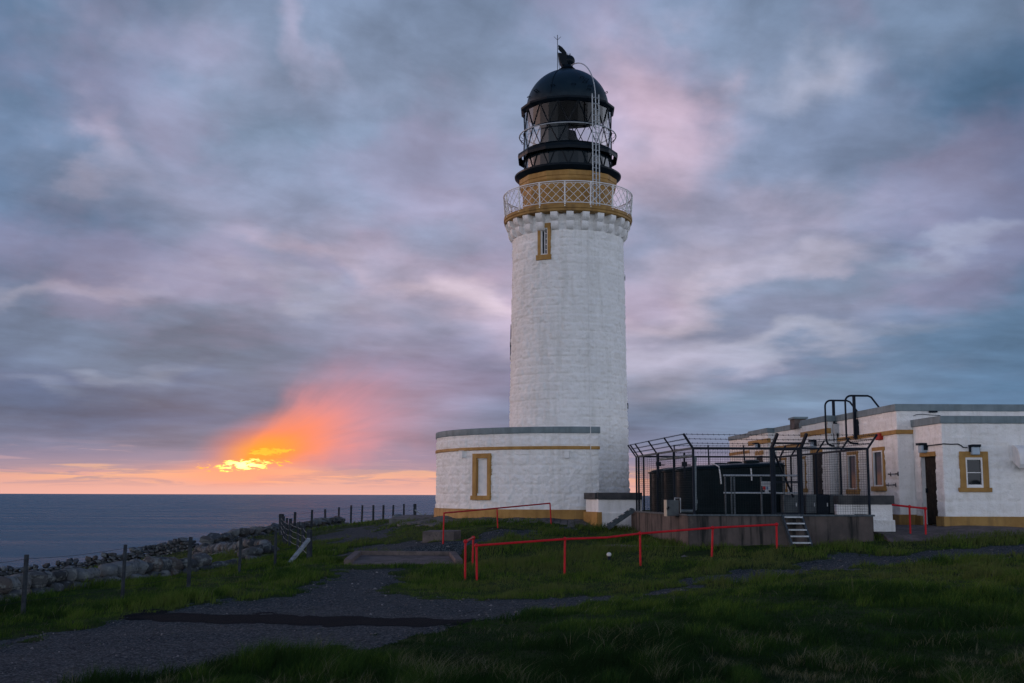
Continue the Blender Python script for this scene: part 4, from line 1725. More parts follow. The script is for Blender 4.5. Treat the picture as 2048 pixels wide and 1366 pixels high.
# ------------------------------------------------------------------ fenced tank platform
YF = 34.0
xL, xR = P(1376, 1033, YF).x, P(1747, 1033, YF).x
ZP = P(1560, 1032, YF).z
LEN = 8.0
SH = -.105                                     # both flanks lean towards the tower


def side_y(px, x0):
    """depth at which a flank starting at x0 is seen in pixel column px"""
    d = ray(px, 960)
    k = d.x / d.y
    return (x0 - SH * YF) / (k - SH)


def fx(x0, y):
    return x0 + SH * (y - YF)


PF = thing('tank_platform', ((xL + xR) / 2, YF, .7), 'stained concrete plinth under the fenced black tanks', 'platform')
mb = MB()
foot = [(xL, YF), (xR, YF), (fx(xR, YF + LEN), YF + LEN), (fx(xL, YF + LEN), YF + LEN)]
mb.prism(foot, .2, ZP)
mb.build('plinth', M['concrete'], PF, bevel=.02)
mb = MB()
mb.bar((xL - .02, YF - .005, ZP + .02), (xR + .02, YF - .005, ZP + .02), .09, .05)
mb.bar((xL - .0, YF, ZP + .02), (fx(xL, YF + LEN), YF + LEN, ZP + .02), .09, .05)
mb.bar((xR - .0, YF, ZP + .02), (fx(xR, YF + LEN), YF + LEN, ZP + .02), .09, .05)
mb.build('edge_trim', M['galv_dull'], PF)

FE = thing('security_fence', (xL, YF, ZP), 'dark steel mesh security fence with cranked barbed wire arms round the tanks', 'fence')
zbend = P(1390, 896, YF).z
parts = {}
ARM = (.30, .42)


def fpost(x, y, out, zlow=0.0, w=.055, top=None, arm=True, mat='dark_steel'):
    mb = MB()
    zt = top or zbend
    mb.bar((x, y, ZP - zlow), (x, y, zt), w, w)
    if arm:
        o = Vector((out[0], out[1], 0)).normalized()
        mb.bar((x, y, zt - .02), (x + o.x * ARM[0], y + o.y * ARM[0], zt + ARM[1]), w * .85, w * .85)
    return mb.build('post', M[mat], FE)


def strand_pts(x, y, out, f, zt=None):
    o = Vector((out[0], out[1], 0)).normalized()
    return Vector((x + o.x * ARM[0] * f, y + o.y * ARM[0] * f, (zt or zbend) + ARM[1] * f))


fr_x = [P(p, 960, YF).x for p in (1388, 1545, 1603.5, 1738)]
lf_y = [side_y(p, xL + .06) for p in (1259.5, 1270, 1280, 1307, 1339.5)]
lf_y = [min(y, YF + LEN - .06) for y in lf_y]
rt_y = [side_y(p, xR - .14) for p in (1679, 1630, 1580)]
rt_y = [min(max(y, YF + .5), YF + LEN - .3) for y in rt_y]
XLf, XRf = fr_x[0], fr_x[3]
OL, OR_, OF_, OB = (-1, 0), (1, 0), (0, -1), (0, 1)
yfp = YF + .06
fpost(XLf, yfp, (-1, -.25), w=.065)
fpost(XRf, yfp, (1, -.1), w=.065)
for y in lf_y:
    fpost(fx(XLf, y), y, OL, zlow=.55 if y < 40 else 0)
for y in rt_y:
    fpost(fx(XRf, y), y, OR_)
yb = YF + LEN - .3
bxs = [fx(XLf, yb) + (fx(XRf, yb) - fx(XLf, yb)) * f for f in (.0, .26, .5, .75, 1.0)]
for x in bxs[1:4]:
    fpost(x, yb, (.1, 1))
fpost(bxs[4], yb, (1, .6))
# gate
for x in (fr_x[1], fr_x[2]):
    fpost(x, yfp, (.25, -.5), w=.085)
mb = MB()
mb.bar((fr_x[1], yfp, P(1570, 886, YF).z), (fr_x[2] + .1, yfp, P(1570, 886, YF).z), .05, .05)
mb.build('gate_header', M['dark_steel'], FE)
mb = MB()
gx0, gx1 = fr_x[1] + .08, fr_x[2] - .08
for x in (gx0, gx1):
    mb.bar((x, yfp, ZP + .06), (x, yfp, zbend - .02), .05, .05)
for z in (ZP + .08, P(1570, 964, YF).z, zbend - .04):
    mb.bar((gx0, yfp, z), (gx1, yfp, z), .045, .045)
gate = mb.build('gate', M['dark_steel'], FE)


def mesh_wires(mb, a, b, z0, z1, s=.065, w=.0045):
    a, b = Vector(a), Vector(b)
    L = (b - a).length
    n = max(1, int(L / s))
    for i in range(1, n):
        p = a + (b - a) * i / n
        mb.bar((p.x, p.y, z0), (p.x, p.y, z1), w)
    m = max(1, int((z1 - z0) / s))
    for j in range(m + 1):
        z = z0 + (z1 - z0) * j / m
        mb.bar((a.x, a.y, z), (b.x, b.y, z), w)


mb = MB()
mesh_wires(mb, (gx0, yfp - .03, 0), (gx1, yfp - .03, 0), ZP + .1, zbend - .05)
mb.build('gate_mesh', M['wire'], gate)
spans = [((XLf, yfp), (fr_x[1], yfp)), ((fr_x[2], yfp), (XRf, yfp))]
ys_ = [yfp] + sorted(lf_y)
for a, b in zip(ys_[:-1], ys_[1:]):
    spans.append(((fx(XLf, a), a), (fx(XLf, b), b)))
ys_ = [yfp] + sorted(rt_y) + [yb]
for a, b in zip(ys_[:-1], ys_[1:]):
    spans.append(((fx(XRf, a), a), (fx(XRf, b), b)))
for a, b in zip(bxs[:-1], bxs[1:]):
    spans.append(((a, yb), (b, yb)))
for a, b in spans:
    mb = MB()
    mesh_wires(mb, (a[0], a[1] - .01, 0), (b[0], b[1] - .01, 0), ZP + .06, zbend - .03, .07)
    mb.build('mesh_panel', M['wire'], FE)
mb = MB()
mb.bar((XLf, yfp, zbend), (XRf, yfp, zbend), .06, .06)
mb.build('top_rail', M['dark_steel'], FE)
mb = MB()
mb.bar((fx(XLf, yfp), yfp, zbend), (fx(XLf, lf_y[0]), lf_y[0], zbend), .06, .06)
mb.build('top_rail', M['galv_dull'], FE)
mb = MB()
mb.bar((XRf, yfp, zbend), (bxs[4], yb, zbend), .06, .06)
mb.bar((bxs[0], yb, zbend), (bxs[4], yb, zbend), .06, .06)
mb.build('top_rail', M['dark_steel'], FE)
# diagonal stay of the gate
mb = MB()
mb.bar((gx0 + .05, yfp + .35, zbend - .05), (P(1587, 1000, 35.6).x, 35.6, ZP + .55), .05, .05)
mb.build('stay', M['dark_steel'], FE)
# barbed strands
for f in (.35, .65, .97):
    run = [strand_pts(fx(XLf, y), y, OL, f) for y in sorted(lf_y, reverse=True)]
    run += [strand_pts(XLf, yfp, (-1, -.25), f)]
    a = run[-1]
    b = strand_pts(XRf, yfp, (1, -.1), f)
    for i in range(1, 13):
        p = a.lerp(b, i / 12)
        p.z -= .02 * math.sin(math.pi * i / 12)
        run.append(p)
    run += [strand_pts(fx(XRf, y), y, OR_, f) for y in sorted(rt_y)] + [strand_pts(bxs[4], yb, (1, .6), f)]
    run += [strand_pts(x, yb, OB, f) for x in bxs[3:0:-1]]
    mb = MB()
    mb.tube(run, .007, 4)
    for a, b in zip(run[:-1], run[1:]):
        L = (b - a).length
        n = max(1, int(L / .14))
        for i in range(n):
            p = a.lerp(b, (i + .5) / n)
            d = (b - a).normalized()
            s = d.cross(Vector((0, 0, 1)))
            mb.bar(p - s * .03 + Vector((0, 0, .02)), p + s * .03 - Vector((0, 0, .02)), .006)
            mb.bar(p + Vector((0, 0, .03)), p - Vector((0, 0, .03)) + d * .02, .006)
    mb.build('barbed_wire', M['wire'], FE)

# three moulded tanks in a row
def tank(x0, x1, y0, y1, z1, name, label, lid=.18):
    t = thing(name, ((x0 + x1) / 2, (y0 + y1) / 2, ZP), label, 'tank', 'moulded tanks on the platform')
    rr = (y1 - y0) / 2

    def ring(z, ins, lift=0.0):
        pts = []
        r = rr - ins
        n = 12
        cx0, cx1, cy = x0 + rr, x1 - .25, (y0 + y1) / 2
        for i in range(n + 1):
            a = math.pi / 2 + math.pi * i / n
            pts.append((cx0 + r * math.cos(a), cy + r * math.sin(a)))
        rc = .25
        for cyy, a0 in ((y0 + rc + ins * .9, -math.pi / 2), (y1 - rc - ins * .9, 0)):
            for i in range(5):
                a = a0 + math.pi / 2 * i / 4
                rq = max(rc - ins * .3, .05)
                pts.append((cx1 + rq * math.cos(a), cyy + rq * math.sin(a)))
        out = []
        for x, y in pts:
            f = float(sstep(.02, .50, (x - x0) / (x1 - x0)))
            out.append((x, y, z + lift * f))
        return out
    mb = MB()
    rings = []
    zs = np.linspace(ZP + .03, z1 - .1, 29)
    for k, z in enumerate(zs):
        rings.append(ring(z, .0015 * (1 - abs(math.sin(k * math.pi / 4))), lid * (k / 28) ** 2))
    for ins, dz in ((.03, .05), (.10, .085), (.22, .11), (.45, .135)):
        rings.append(ring(z1 - .1 + dz, ins, lid))
    m = len(rings[0])
    vs = [p for rg in rings for p in rg]
    fs = []
    for i in range(len(rings) - 1):
        for k in range(m):
            fs.append((i * m + k, i * m + (k + 1) % m, (i + 1) * m + (k + 1) % m, (i + 1) * m + k))
    fs.append(tuple(range(m - 1, -1, -1)))
    fs.append(tuple((len(rings) - 1) * m + k for k in range(m)))
    mb.add(vs, fs)
    mb.build('shell', M['tank'], t, smooth=50)
    mb = MB()
    rim = ring(z1 - .10, -.025, lid)
    mb.tube([Vector(p) for p in rim], .028, 6, True)
    mb.build('rim', M['tank'], t, smooth=60)
    mb = MB()
    cx = x0 + (x1 - x0) * .72
    mb.lathe([(.26, z1 + lid - .02), (.26, z1 + lid + .06), (.2, z1 + lid + .09), (.02, z1 + lid + .09)], 20, (cx, (y0 + y1) / 2))
    mb.build('filler_lid', M['tank'], t, smooth=40)
    return t


zt_t = P(1370, 936, 37.2).z
ty = [36.5, 38.1, 39.7]
lab = ['front black green moulded tank tied with a pale strap behind the steel handrail',
       'middle moulded tank between the front tank and the rearmost tank',
       'rearmost moulded tank standing nearest the far mesh of the platform']
txs = [P(1349, 980, ty[0] + .65).x, P(1322, 980, ty[1] + .65).x, P(1296, 980, ty[2] + .65).x]
TK = []
for i in range(3):
    x0 = max(txs[i], fx(XLf, ty[i] + .65) + .12)
    TK.append(tank(x0, x0 + 3.45, ty[i], ty[i] + 1.3, zt_t, 'moulded_tank', lab[i], .17))
# pale straps over the front tank
t0 = TK[0]
for px, s in ((1437, 1), (1499, 1)):
    x = P(px, 930, ty[0]).x
    zz_ = P(px, 933 if px < 1450 else 930, ty[0]).z
    mb = MB()
    pts = [(x - .12, ty[0] + .55, zt_t + .16), (x - .06, ty[0] + .2, zz_ + .06), (x, ty[0] - .03, zz_), (x + .04, ty[0] - .05, zz_ - .25), (x + .06, ty[0] - .06, zz_ - .55 if px < 1450 else zz_ - .5)]
    if px > 1450:
        pts = pts[3:]
        pts[0] = (x + .03, ty[0] - .05, P(px, 937, ty[0]).z)
        pts[1] = (x + .05, ty[0] - .06, P(px, 961, ty[0]).z)
    mb.tube(pts, .022, 5)
    mb.build('strap', M['white_plain'], t0, smooth=60)

# pipework beside the tanks
PW = thing('pipework', (P(1390, 1020, 35.2).x, 35.2, ZP), 'pale grey pipe with elbows rising in the near corner of the tank enclosure', 'pipe')
y = 35.3
xa_ = P(1390.5, 960, y).x
zt_, zb_ = P(1390, 912, y).z, P(1390, 1022, y).z
mb = MB()
mb.tube([(xa_ - .45, y, zb_), (xa_ - .06, y, zb_), (xa_, y, zb_ + .06), (xa_, y, zt_ - .06), (xa_ - .06, y + .02, zt_), (P(1320, 912, 38).x, 38.0, zt_ - .02)], .045, 8)
mb.build('pipe_run', M['pipe'], PW, smooth=50)
mb = MB()
for z in (zb_ + .28, zt_ - .10):
    mb.tube([(xa_, y, z - .06), (xa_, y, z + .06)], .062, 10)
mb.build('coupling', M['pipe'], PW, smooth=40)
for px, yy in ((1317, 38.0), (1369, 36.2)):
    xx = P(px, 940, yy).x
    mb = MB()
    zz_ = P(px, 925, yy).z
    mb.tube([(xx, yy, zz_ + .30), (xx, yy, zz_ - .5)], .035, 6)
    mb.box(xx - .08, xx + .08, yy - .06, yy + .06, zz_ - .12, zz_ + .02)
    mb.tube([(xx, yy, zz_ - .08), (xx + .20, yy, zz_ - .08)], .02, 6)
    mb.build('valve', M['dark_steel'], PW)

# galvanised handrail inside the fence
HRL = thing('steel_handrail', (P(1520, 1030, 34.5).x, 34.5, ZP), 'galvanised two bar handrail in front of the black tank', 'handrail')
yh = 34.55
zh1, zh2 = P(1520, 951, yh).z, P(1520, 986, yh).z
xs_h = [P(p, 990, yh).x for p in (1451, 1463, 1469, 1523, 1568, 1599)]
mb = MB()
for z in (zh1, zh2):
    mb.tube([(xs_h[0] - .06, yh, z), (xs_h[-1], yh, z)], .026, 8)
mb.build('rail', M['galv'], HRL, smooth=40)
for x in xs_h:
    mb = MB()
    mb.tube([(x, yh, ZP), (x, yh, zh1)], .028, 8)
    mb.build('post', M['galv_dull'], HRL, smooth=40)

# safety notice on the handrail
SG = thing('safety_notice', (P(1533, 985, yh - .05).x, yh - .05, P(1533, 985, yh).z), 'small white safety notice with a red square hung on the handrail', 'sign')
sx0, sx1 = P(1523, 970, yh - .05).x, P(1545, 970, yh - .05).x
sz1, sz0 = P(1533, 963, yh - .05).z, P(1533, 986, yh - .05).z
hgt = sz1 - sz0


def rect(a, b, c, d, y, th=.006):
    mb = MB()
    mb.box(sx0 + (sx1 - sx0) * a, sx0 + (sx1 - sx0) * b, y - th, y, sz0 + hgt * c, sz0 + hgt * d)
    return mb


M['sign_white'] = mottled('sign_white', (.55, .58, .60), (.48, .50, .53), 9, .4)
M['sign_blue'] = principled('sign_blue', (.12, .20, .32), .4)[0]
M['sign_red'] = principled('sign_red', (.42, .03, .03), .4)[0]
rect(0, .95, .62, 1, yh - .05, .01).build('header_board', M['sign_white'], SG)
rect(.1, .82, .25, .61, yh - .052, .01).build('notice_board', M['sign_white'], SG)
rect(.28, .62, 0, .245, yh - .05, .01).build('lower_board', M['sign_white'], SG)
rect(.11, .36, .28, .58, yh - .0635).build('red_panel', M['sign_red'], SG)
rect(.42, .60, .30, .56, yh - .0635).build('blue_panel', M['sign_blue'], SG)
mb = MB()
for k in range(4):
    mb.box(sx0 + (sx1 - sx0) * .06, sx0 + (sx1 - sx0) * (.85 - .1 * (k % 2)), yh - .0625, yh - .0605, sz0 + hgt * (.69 + .07 * k), sz0 + hgt * (.715 + .07 * k))
mb.build('print', M['panel_grey'], SG)

# low cabinets at the right end
CB = []
for i, (x0p, x1p) in enumerate(((1570, 1597), (1612, 1633), (1634, 1659), (1660, 1687))):
    yy = 35.8
    x0, x1 = P(x0p, 1000, yy).x, P(x1p, 1000, yy).x
    labs = ['grey metal cabinet behind the gate opening', 'grey metal cabinet just right of the gate, first of three in a row',
            'darkest grey metal cabinet in the middle of a row of three', 'grey metal cabinet at the right end of the row beside the low white wall']
    c = thing('cabinet', ((x0 + x1) / 2, yy + .3, ZP), labs[i], 'cabinet', 'grey cabinets on the tank platform')
    z1_ = P(x0p, 989, yy).z
    mb = MB()
    mb.box(x0, x1, yy, yy + .6, ZP + .06, z1_)
    mb.build('body', M['panel_grey'] if i != 2 else M['dark_steel'], c, bevel=.012)
    mb = MB()
    mb.box(x0 + .03, x1 - .03, yy - .014, yy + .004, ZP + .10, z1_ - .05)
    mb.build('door', M['panel_grey'] if i != 2 else M['dark_steel'], c, bevel=.006)
    mb = MB()
    mb.box(x0 + .01, x1 - .01, yy + .02, yy + .58, ZP, ZP + .06)
    mb.build('base', M['dark_steel'], c)
    mb = MB()
    mb.box(x1 - .09, x1 - .06, yy - .03, yy - .012, (ZP + z1_) / 2 - .05, (ZP + z1_) / 2 + .06)
    mb.build('handle', M['galv'], c)

# meter box on the left edge
mx_y = 35.1
mxx = fx(xL, mx_y) - .06
MBX = thing('meter_box', (mxx, mx_y, ZP), 'grey and cream electrical box on the left edge of the platform', 'box')
bz0, bz1 = P(1345, 1032, mx_y).z, P(1345, 1000, mx_y).z
mb = MB()
mb.box(mxx - .30, mxx + .06, mx_y - .12, mx_y + .42, bz0, bz1)
mb.build('casing', M['panel_grey'], MBX, bevel=.012)
mb = MB()
mb.box(mxx - .325, mxx - .302, mx_y - .13, mx_y + .43, bz0 - .01, bz1 + .005)
mb.build('door', M['cream'], MBX, bevel=.006)
mb = MB()
mb.tube([(mxx - .30, mx_y - .14, bz0 + .2), (mxx - .25, mx_y - .16, bz0 + .28)], .03, 6)
mb.build('latch', M['dark_steel'], MBX)
mb = MB()
mb.tube([(mxx - .05, mx_y - .0, bz1), (mxx - .05, mx_y, bz1 + .06), (mxx + .12, mx_y, bz1 + .06), (mxx + .12, mx_y, bz0 + .1)], .018, 6)
mb.build('conduit', M['galv'], MBX)


def stairs(name, label, base, top, width, n, side):
    """open metal steps; base/top are centre points, side the unit vector across"""
    t = thing(name, base, label, 'steps')
    b, tp, s = Vector(base), Vector(top), Vector(side)
    run = Vector((tp.x - b.x, tp.y - b.y, 0))
    rise = tp.z - b.z
    for q in (-1, 1):
        mb = MB()
        o = s * (width / 2 * q)
        mb.bar(b + o + Vector((0, 0, .05)), tp + o + Vector((0, 0, -.02)), .045, .16)
        mb.build('stringer', M['galv_dull'], t)
    for k in range(n):
        f = (k + .55) / n
        c = b + run * f + Vector((0, 0, rise * (k + 1) / n - .03))
        mb = MB()
        d = run.normalized()
        mb.frame_box(c, s, d, (0, 0, 1), -width / 2 + .02, width / 2 - .02, -.12, .12, -.02, .02)
        mb.build('tread', M['galv'], t)
    return t


sx_ = P(1583, 1033, YF).x
stairs('metal_steps', 'open galvanised steps climbing the front of the platform to the gate', (sx_ + .06, YF - .85, hz(sx_, YF - .85)), (sx_, YF - .02, ZP), .56, 5, (1, 0, 0))
ys_s = YF + LEN - .4
xs_s = fx(xL, ys_s)
stairs('metal_steps', 'grey steel side steps between the low yard wall and the platform', (P(1214, 1057, ys_s).x, ys_s, P(1214, 1058, ys_s).z), (xs_s, ys_s, P(1257, 1018, ys_s).z), .6, 5, (0, 1, 0))

# stub wall at the right end
yS = 35.3
SW = thing('stub_wall', (P(1765, 1070, yS).x, yS, .8), 'stubby white wall with dark coping at the right end of the platform', 'wall')
x0, x1 = P(1660, 1000, yS + .8).x, P(1784, 1000, yS).x
zc1, zc0 = P(1780, 991, yS).z, P(1780, 1009, yS).z
zw = P(1780, 1040, yS).z
ws = Wall((x0, yS), (x1, yS), (0, -1))
mb = MB()
xin = fx(xR, yS) + .02
wall_surface(mb, 0, ws.L, zw - .02, zc0 + .02, .06, flat_fn(ws), seed=61, amp=.6)
w2 = Wall((xin, yS), (x1 + .05, yS), (0, -1))
wall_surface(mb, 0, w2.L, .4, zw, .05, lambda U, V, Hh: flat_fn(w2)(U, V, Hh + .06), seed=62, amp=.8)
w2.box(mb, 0, w2.L, zw - .03, zw + .0, -.25, .06)
mb.box(x0, x1 - .01, yS + .02, yS + .35, zw - .1, zc0)
mb.box(xin, x1 + .05, yS + .0, yS + .40, .4, zw - .01)
mb.build('wall_face', M['white'], SW, smooth=180)
mb = MB()
mb.box(x0, x1 + .05, yS - .09, yS + .42, zc0, zc1)
mb.build('coping', M['coping'], SW, bevel=.02)

# ------------------------------------------------------------------ red tubular handrails
def handrail(name, label, posts, mids=(), r=.031, balls=True, ext=None):
    """posts: (px_top, py_top, px_bot, py_bot, Y)"""
    tops = [P(a, b, Y) for a, b, c, d, Y in posts]
    bots = []
    for (a, b, c, d, Y) in posts:
        q = P(c, d, Y)
        q.z = min(q.z, hz(q.x, Y) + .02)
        bots.append(q)
    t = thing(name, bots[0], label, 'handrail')
    mb = MB()
    run = list(tops)
    for i, p in mids:
        run.insert(i, p)
    if ext is not None:
        run.insert(0, ext)
    mb.tube(run, r, 10)
    mb.build('rail', M['red'], t, smooth=50)
    for a, b in zip(tops, bots):
        mb = MB()
        b2 = Vector((b.x, b.y, b.z - .15))
        mb.tube([b2, a], r * .95, 10)
        if balls:
            mb.sphere(a, r * 1.75, 12, 8)
        mb.build('post', M['red'], t, smooth=60)
    return t


handrail('handrail', 'long red tubular handrail crossing the grass in front of the tank platform',
         [(953, 1091, 954, 1166, 29.5), (1130, 1078, 1129, 1149, 30.5), (1280, 1067, 1281, 1132, 31.4), (1425.5, 1055.5, 1423, 1117, 32.2), (1553, 1049, 1554, 1099, 33.0)],
         mids=[(2, P(1214, 1075, 31.0)), (3, P(1217, 1074.5, 31.02))])
handrail('handrail', 'short red rail of two posts beside the left end of the long handrail',
         [(931, 1083, 930, 1160, 29.8), (946.5, 1075.5, 945, 1137, 32.2)])
handrail('handrail', 'thin red handrail sloping up the grass below the white curved annex',
         [(888, 1026, 886, 1084, 37.5), (994, 1016.5, 996, 1057, 41), (1100, 1006.5, 1103, 1052, 43)], r=.026, balls=False)
handrail('handrail', 'small red handrail by the dark porch door of the long house',
         [(1819, 1013.5, 1821, 1074, 34.6), (1850.5, 1017, 1851.5, 1077, 34.4)], r=.03, ext=P(1784, 1009.5, 34.9))

# ------------------------------------------------------------------ concrete bits in the grass
def quad_slab(name, label, cat, pix, th, mat, kerb=None):
    pts = []
    for px, py, Y in pix:
        p = P(px, py, Y)
        pts.append(p)
    c = sum(pts, Vector()) / len(pts)
    t = thing(name, (c.x, c.y, c.z - th), label, cat)
    mb = MB()
    vs = [tuple(p) for p in pts] + [(p.x, p.y, p.z - th) for p in pts]
    n = len(pts)
    mb.add(vs, [tuple(range(n)), tuple(range(2 * n - 1, n - 1, -1))] + [(i, n + i, n + (i + 1) % n, (i + 1) % n) for i in range(n)])
    mb.build('slab', mat, t, bevel=.015)
    if kerb:
        mb = MB()
        for i, j in kerb:
            a, b = pts[i] + Vector((0, 0, .04)), pts[j] + Vector((0, 0, .04))
            mb.bar(a, b, .22, .16)
        mb.build('kerb', mat, t, bevel=.02)
    return t


quad_slab('concrete_tray', 'wide shallow pinkish concrete tray sunk in the turf beside the track', 'slab',
          [(695, 1127, 33.5), (918, 1127, 33.5), (905, 1110.5, 36.4), (716, 1109.5, 36.4)], .35, M['slab'], [(0, 3), (3, 2), (2, 1)])
quad_slab('concrete_block', 'low weathered concrete block in the grass under the thin red handrail', 'block',
          [(845, 1063, 38.4), (908, 1063, 38.4), (922, 1060, 39.4), (860, 1060, 39.4)], .38, M['slab'])
quad_slab('concrete_apron', 'flat dark concrete slab at the left foot of the curved annex', 'slab',
          [(778, 1037, 48.5), (850, 1040, 48.5), (882, 1030, 51.5), (806, 1030, 51.5)], .5, M['flag'])
quad_slab('step_slab', 'pale sloping slab in the grass at the near left foot of the platform', 'slab',
          [(1196, 1091, 36), (1262, 1094, 35.2), (1372, 1093, 34.05), (1250, 1086, 37)], .3, M['slab'])
quad_slab('drain_cover', 'flat grey drain slab in the grass near the third post of the long handrail', 'slab',
          [(1362, 1112.5, 32.6), (1424, 1113, 32.6), (1418, 1107.5, 33.2), (1372, 1107.5, 33.2)], .2, M['flag'])
quad_slab('landing_slab', 'thin concrete landing under the foot of the front steps', 'slab',
          [(1548, 1099, 32.9), (1632, 1099, 32.9), (1628, 1092, 33.7), (1556, 1092, 33.7)], .2, M['slab'])
p = P(1218, 1109, 32.6)
BL = thing('vent_cap', (p.x, p.y, hz(p.x, p.y)), 'round white vent cap poking out of the grass behind the long handrail', 'vent cap')
mb = MB()
mb.sphere((p.x, p.y, p.z), .068, 16, 10, .9)
mb.build('dome_cap', M['white_stone'], BL, smooth=180)
mb = MB()
mb.lathe([(.045, hz(p.x, p.y) - .15), (.045, p.z)], 14, (p.x, p.y))
mb.build('stem', M['dark_steel'], BL, smooth=60)

# ------------------------------------------------------------------ dry stone walls
_ICO = {}


def ico(sub):
    if sub not in _ICO:
        bm = bmesh.new()
        bmesh.ops.create_icosphere(bm, subdivisions=sub, radius=1)
        _ICO[sub] = (np.array([v.co for v in bm.verts]), np.array([[v.index for v in f.verts] for f in bm.faces]))
        bm.free()
    return _ICO[sub]


def stone(c, size, ang, rng, sub=2, tilt=.2):
    v, f = ico(sub)
    d = v.copy()
    # squarish block with knocked-off corners
    k = rng.uniform(.6, .95)
    d = np.sign(d) * np.abs(d) ** k
    d /= np.abs(d).max(0)
    s = rng.integers(0, 999)
    nn = fbm(v[:, 0] * 1.4 + s, v[:, 1] * 1.4 + v[:, 2] * 1.1 + s * .7, int(s) % 50, 3) - .5
    nm = vnoise(v[:, 0] * 3.1 + s, v[:, 2] * 3.1 + v[:, 1] * 2.0, int(s) % 40) - .5
    d = d * (1 + .5 * nn + .18 * nm)[:, None]
    d = d * np.array(size) / 2
    t1, t2 = rng.normal(0, tilt), rng.normal(0, tilt)
    m = Matrix.Rotation(ang, 3, 'Z') @ Matrix.Rotation(t1, 3, 'X') @ Matrix.Rotation(t2, 3, 'Y')
    d = d @ np.array(m).T + np.array(c)
    return d, f


def stone_wall(label, pts, h, size, seed, cope=1.25, sub=2, thick=.5, ends=1.0, drop=0.0):
    rng = np.random.default_rng(seed)
    pts = [np.array(p) for p in pts]
    seg = [np.linalg.norm(b - a) for a, b in zip(pts[:-1], pts[1:])]
    tot = sum(seg)

    def at(s):
        for a, b, L in zip(pts[:-1], pts[1:], seg):
            if s <= L:
                return a + (b - a) * s / L, math.atan2(b[1] - a[1], b[0] - a[0])
            s -= L
        return pts[-1], math.atan2(*(pts[-1] - pts[-2])[::-1])
    base, ang = at(tot / 2)
    V, F, o = [], [], 0
    nrow = max(1, int(h / (size * .62)))
    for row in range(nrow + 1):
        top = row == nrow
        zr = size * .62 * row
        s = rng.uniform(0, size)
        while s < tot:
            k = cope if top else 1.0
            L = size * rng.uniform(.75, 1.45) * k
            p, a = at(min(s + L / 2, tot))
            n = np.array([-math.sin(a), math.cos(a)])
            endf = min(1.0, (min(s + L / 2, tot - s - L / 2) + .15) / max(ends, 1e-3))
            if zr > h * max(endf, .12) + .05 and row > 0:
                s += L * .9
                continue
            if top and rng.random() < .07:
                s += L * .8
                continue
            for side in ((0,) if top else (-1, 1)):
                q = p + n * side * thick * .28 * (1 - .25 * zr / h) + n * rng.normal(0, .03)
                hh = size * rng.uniform(.62, .95) * (1.05 if top else .85)
                dp = thick * (.95 if top else .62)
                gz = hz(q[0], q[1])
                if top:
                    sz = (L * .92, dp * rng.uniform(.85, 1.1), hh * 1.15)
                else:
                    sz = (L * 1.08, dp, hh * .98)
                d, f = stone((q[0], q[1], gz + zr + hh * .42 - .05), sz, a + rng.normal(0, .10), rng, sub, .22 if top else .10)
                V.append(d)
                F.append(f + o)
                o += len(d)
            s += L * (.86 if top else .93)
    # fallen stones along the foot
    for _ in range(int(tot * 1.1)):
        p, a = at(rng.uniform(0, tot))
        n = np.array([-math.sin(a), math.cos(a)])
        q = p + n * rng.choice([-1, 1]) * (thick * .5 + abs(rng.normal(.15, .2)))
        ss = size * rng.uniform(.4, .9)
        d, f = stone((q[0], q[1], hz(q[0], q[1]) + ss * .1), (ss, ss * .8, ss * .7), rng.uniform(0, 3), rng, sub, .3)
        V.append(d)
        F.append(f + o)
        o += len(d)
    co, q = np.concatenate(V), np.concatenate(F)
    z0 = hz(base[0], base[1])
    co = co - np.array([base[0], base[1], z0])
    me = raw_mesh('stone_wall', co, q)
    ob = link('stone_wall', me, M['stone'], None, smooth=50)
    ob.location = (base[0], base[1], z0)
    tag(ob, label, 'stone wall')
    return ob


def gp(px, py, Y):
    p = P(px, py, Y)
    return (p.x, p.y)


stone_wall('near tumbled dry stone wall of big lichened boulders behind the first fence posts',
           [gp(-70, 1190, 25.0), gp(20, 1180, 26.3), (P(140, 1170, 28.6).x, 28.6), (P(260, 1150, 31).x, 31), (P(350, 1135, 33).x, 33), (P(452, 1120, 34.4).x, 34.4)], .25, .40, 3, cope=1.2, thick=.60)
stone_wall('short heaped end of stone wall standing between two fence posts',
           [gp(482, 1108, 37.6), gp(512, 1100, 38.6), gp(544, 1092, 39.8)], .44, .36, 8, cope=1.2, thick=.75, ends=.5)
stone_wall('low run of round boulders curving back from the heaped wall end',
           [gp(545, 1085, 42), gp(505, 1085, 45.0), gp(455, 1083, 47), gp(418, 1079, 50), gp(400, 1072, 54)], .24, .36, 12, cope=1.2, thick=.6)
stone_wall('far dry stone wall topping the slope towards the sea beyond the fence corner',
           [gp(396, 1068, 56), gp(450, 1066, 58), gp(510, 1063, 60), gp(570, 1058, 63), gp(640, 1052, 67), gp(690, 1046, 70)], .42, .44, 17, cope=1.25, sub=1, thick=.7)
stone_wall('dark coursed stone wall along the shore edge at the far left',
           [gp(-160, 1175, 56), gp(-20, 1145, 57), gp(100, 1133, 58), gp(220, 1122, 58.5), gp(320, 1110, 58.5), gp(394, 1088, 57.5)], .60, .27, 23, cope=1.1, sub=1, thick=.6)
p = P(800, 1026, 84)
for i, (px, py, Y, s, lab) in enumerate(((1143 - 320, 1023, 70, .55, 'dark lone boulder on the crest left of the annex slab'),)):
    rng = np.random.default_rng(40 + i)
    x, y = P(px - 25, py, Y).x, Y
    d, f = stone((0, 0, .12), (s * 1.5, s, s * .8), .3, rng, 2)
    me = raw_mesh('boulder', d, f)
    ob = link('boulder', me, M['stone'], None, smooth=50)
    ob.location = (x, y, hz(x, y))
    tag(ob, lab, 'boulder')

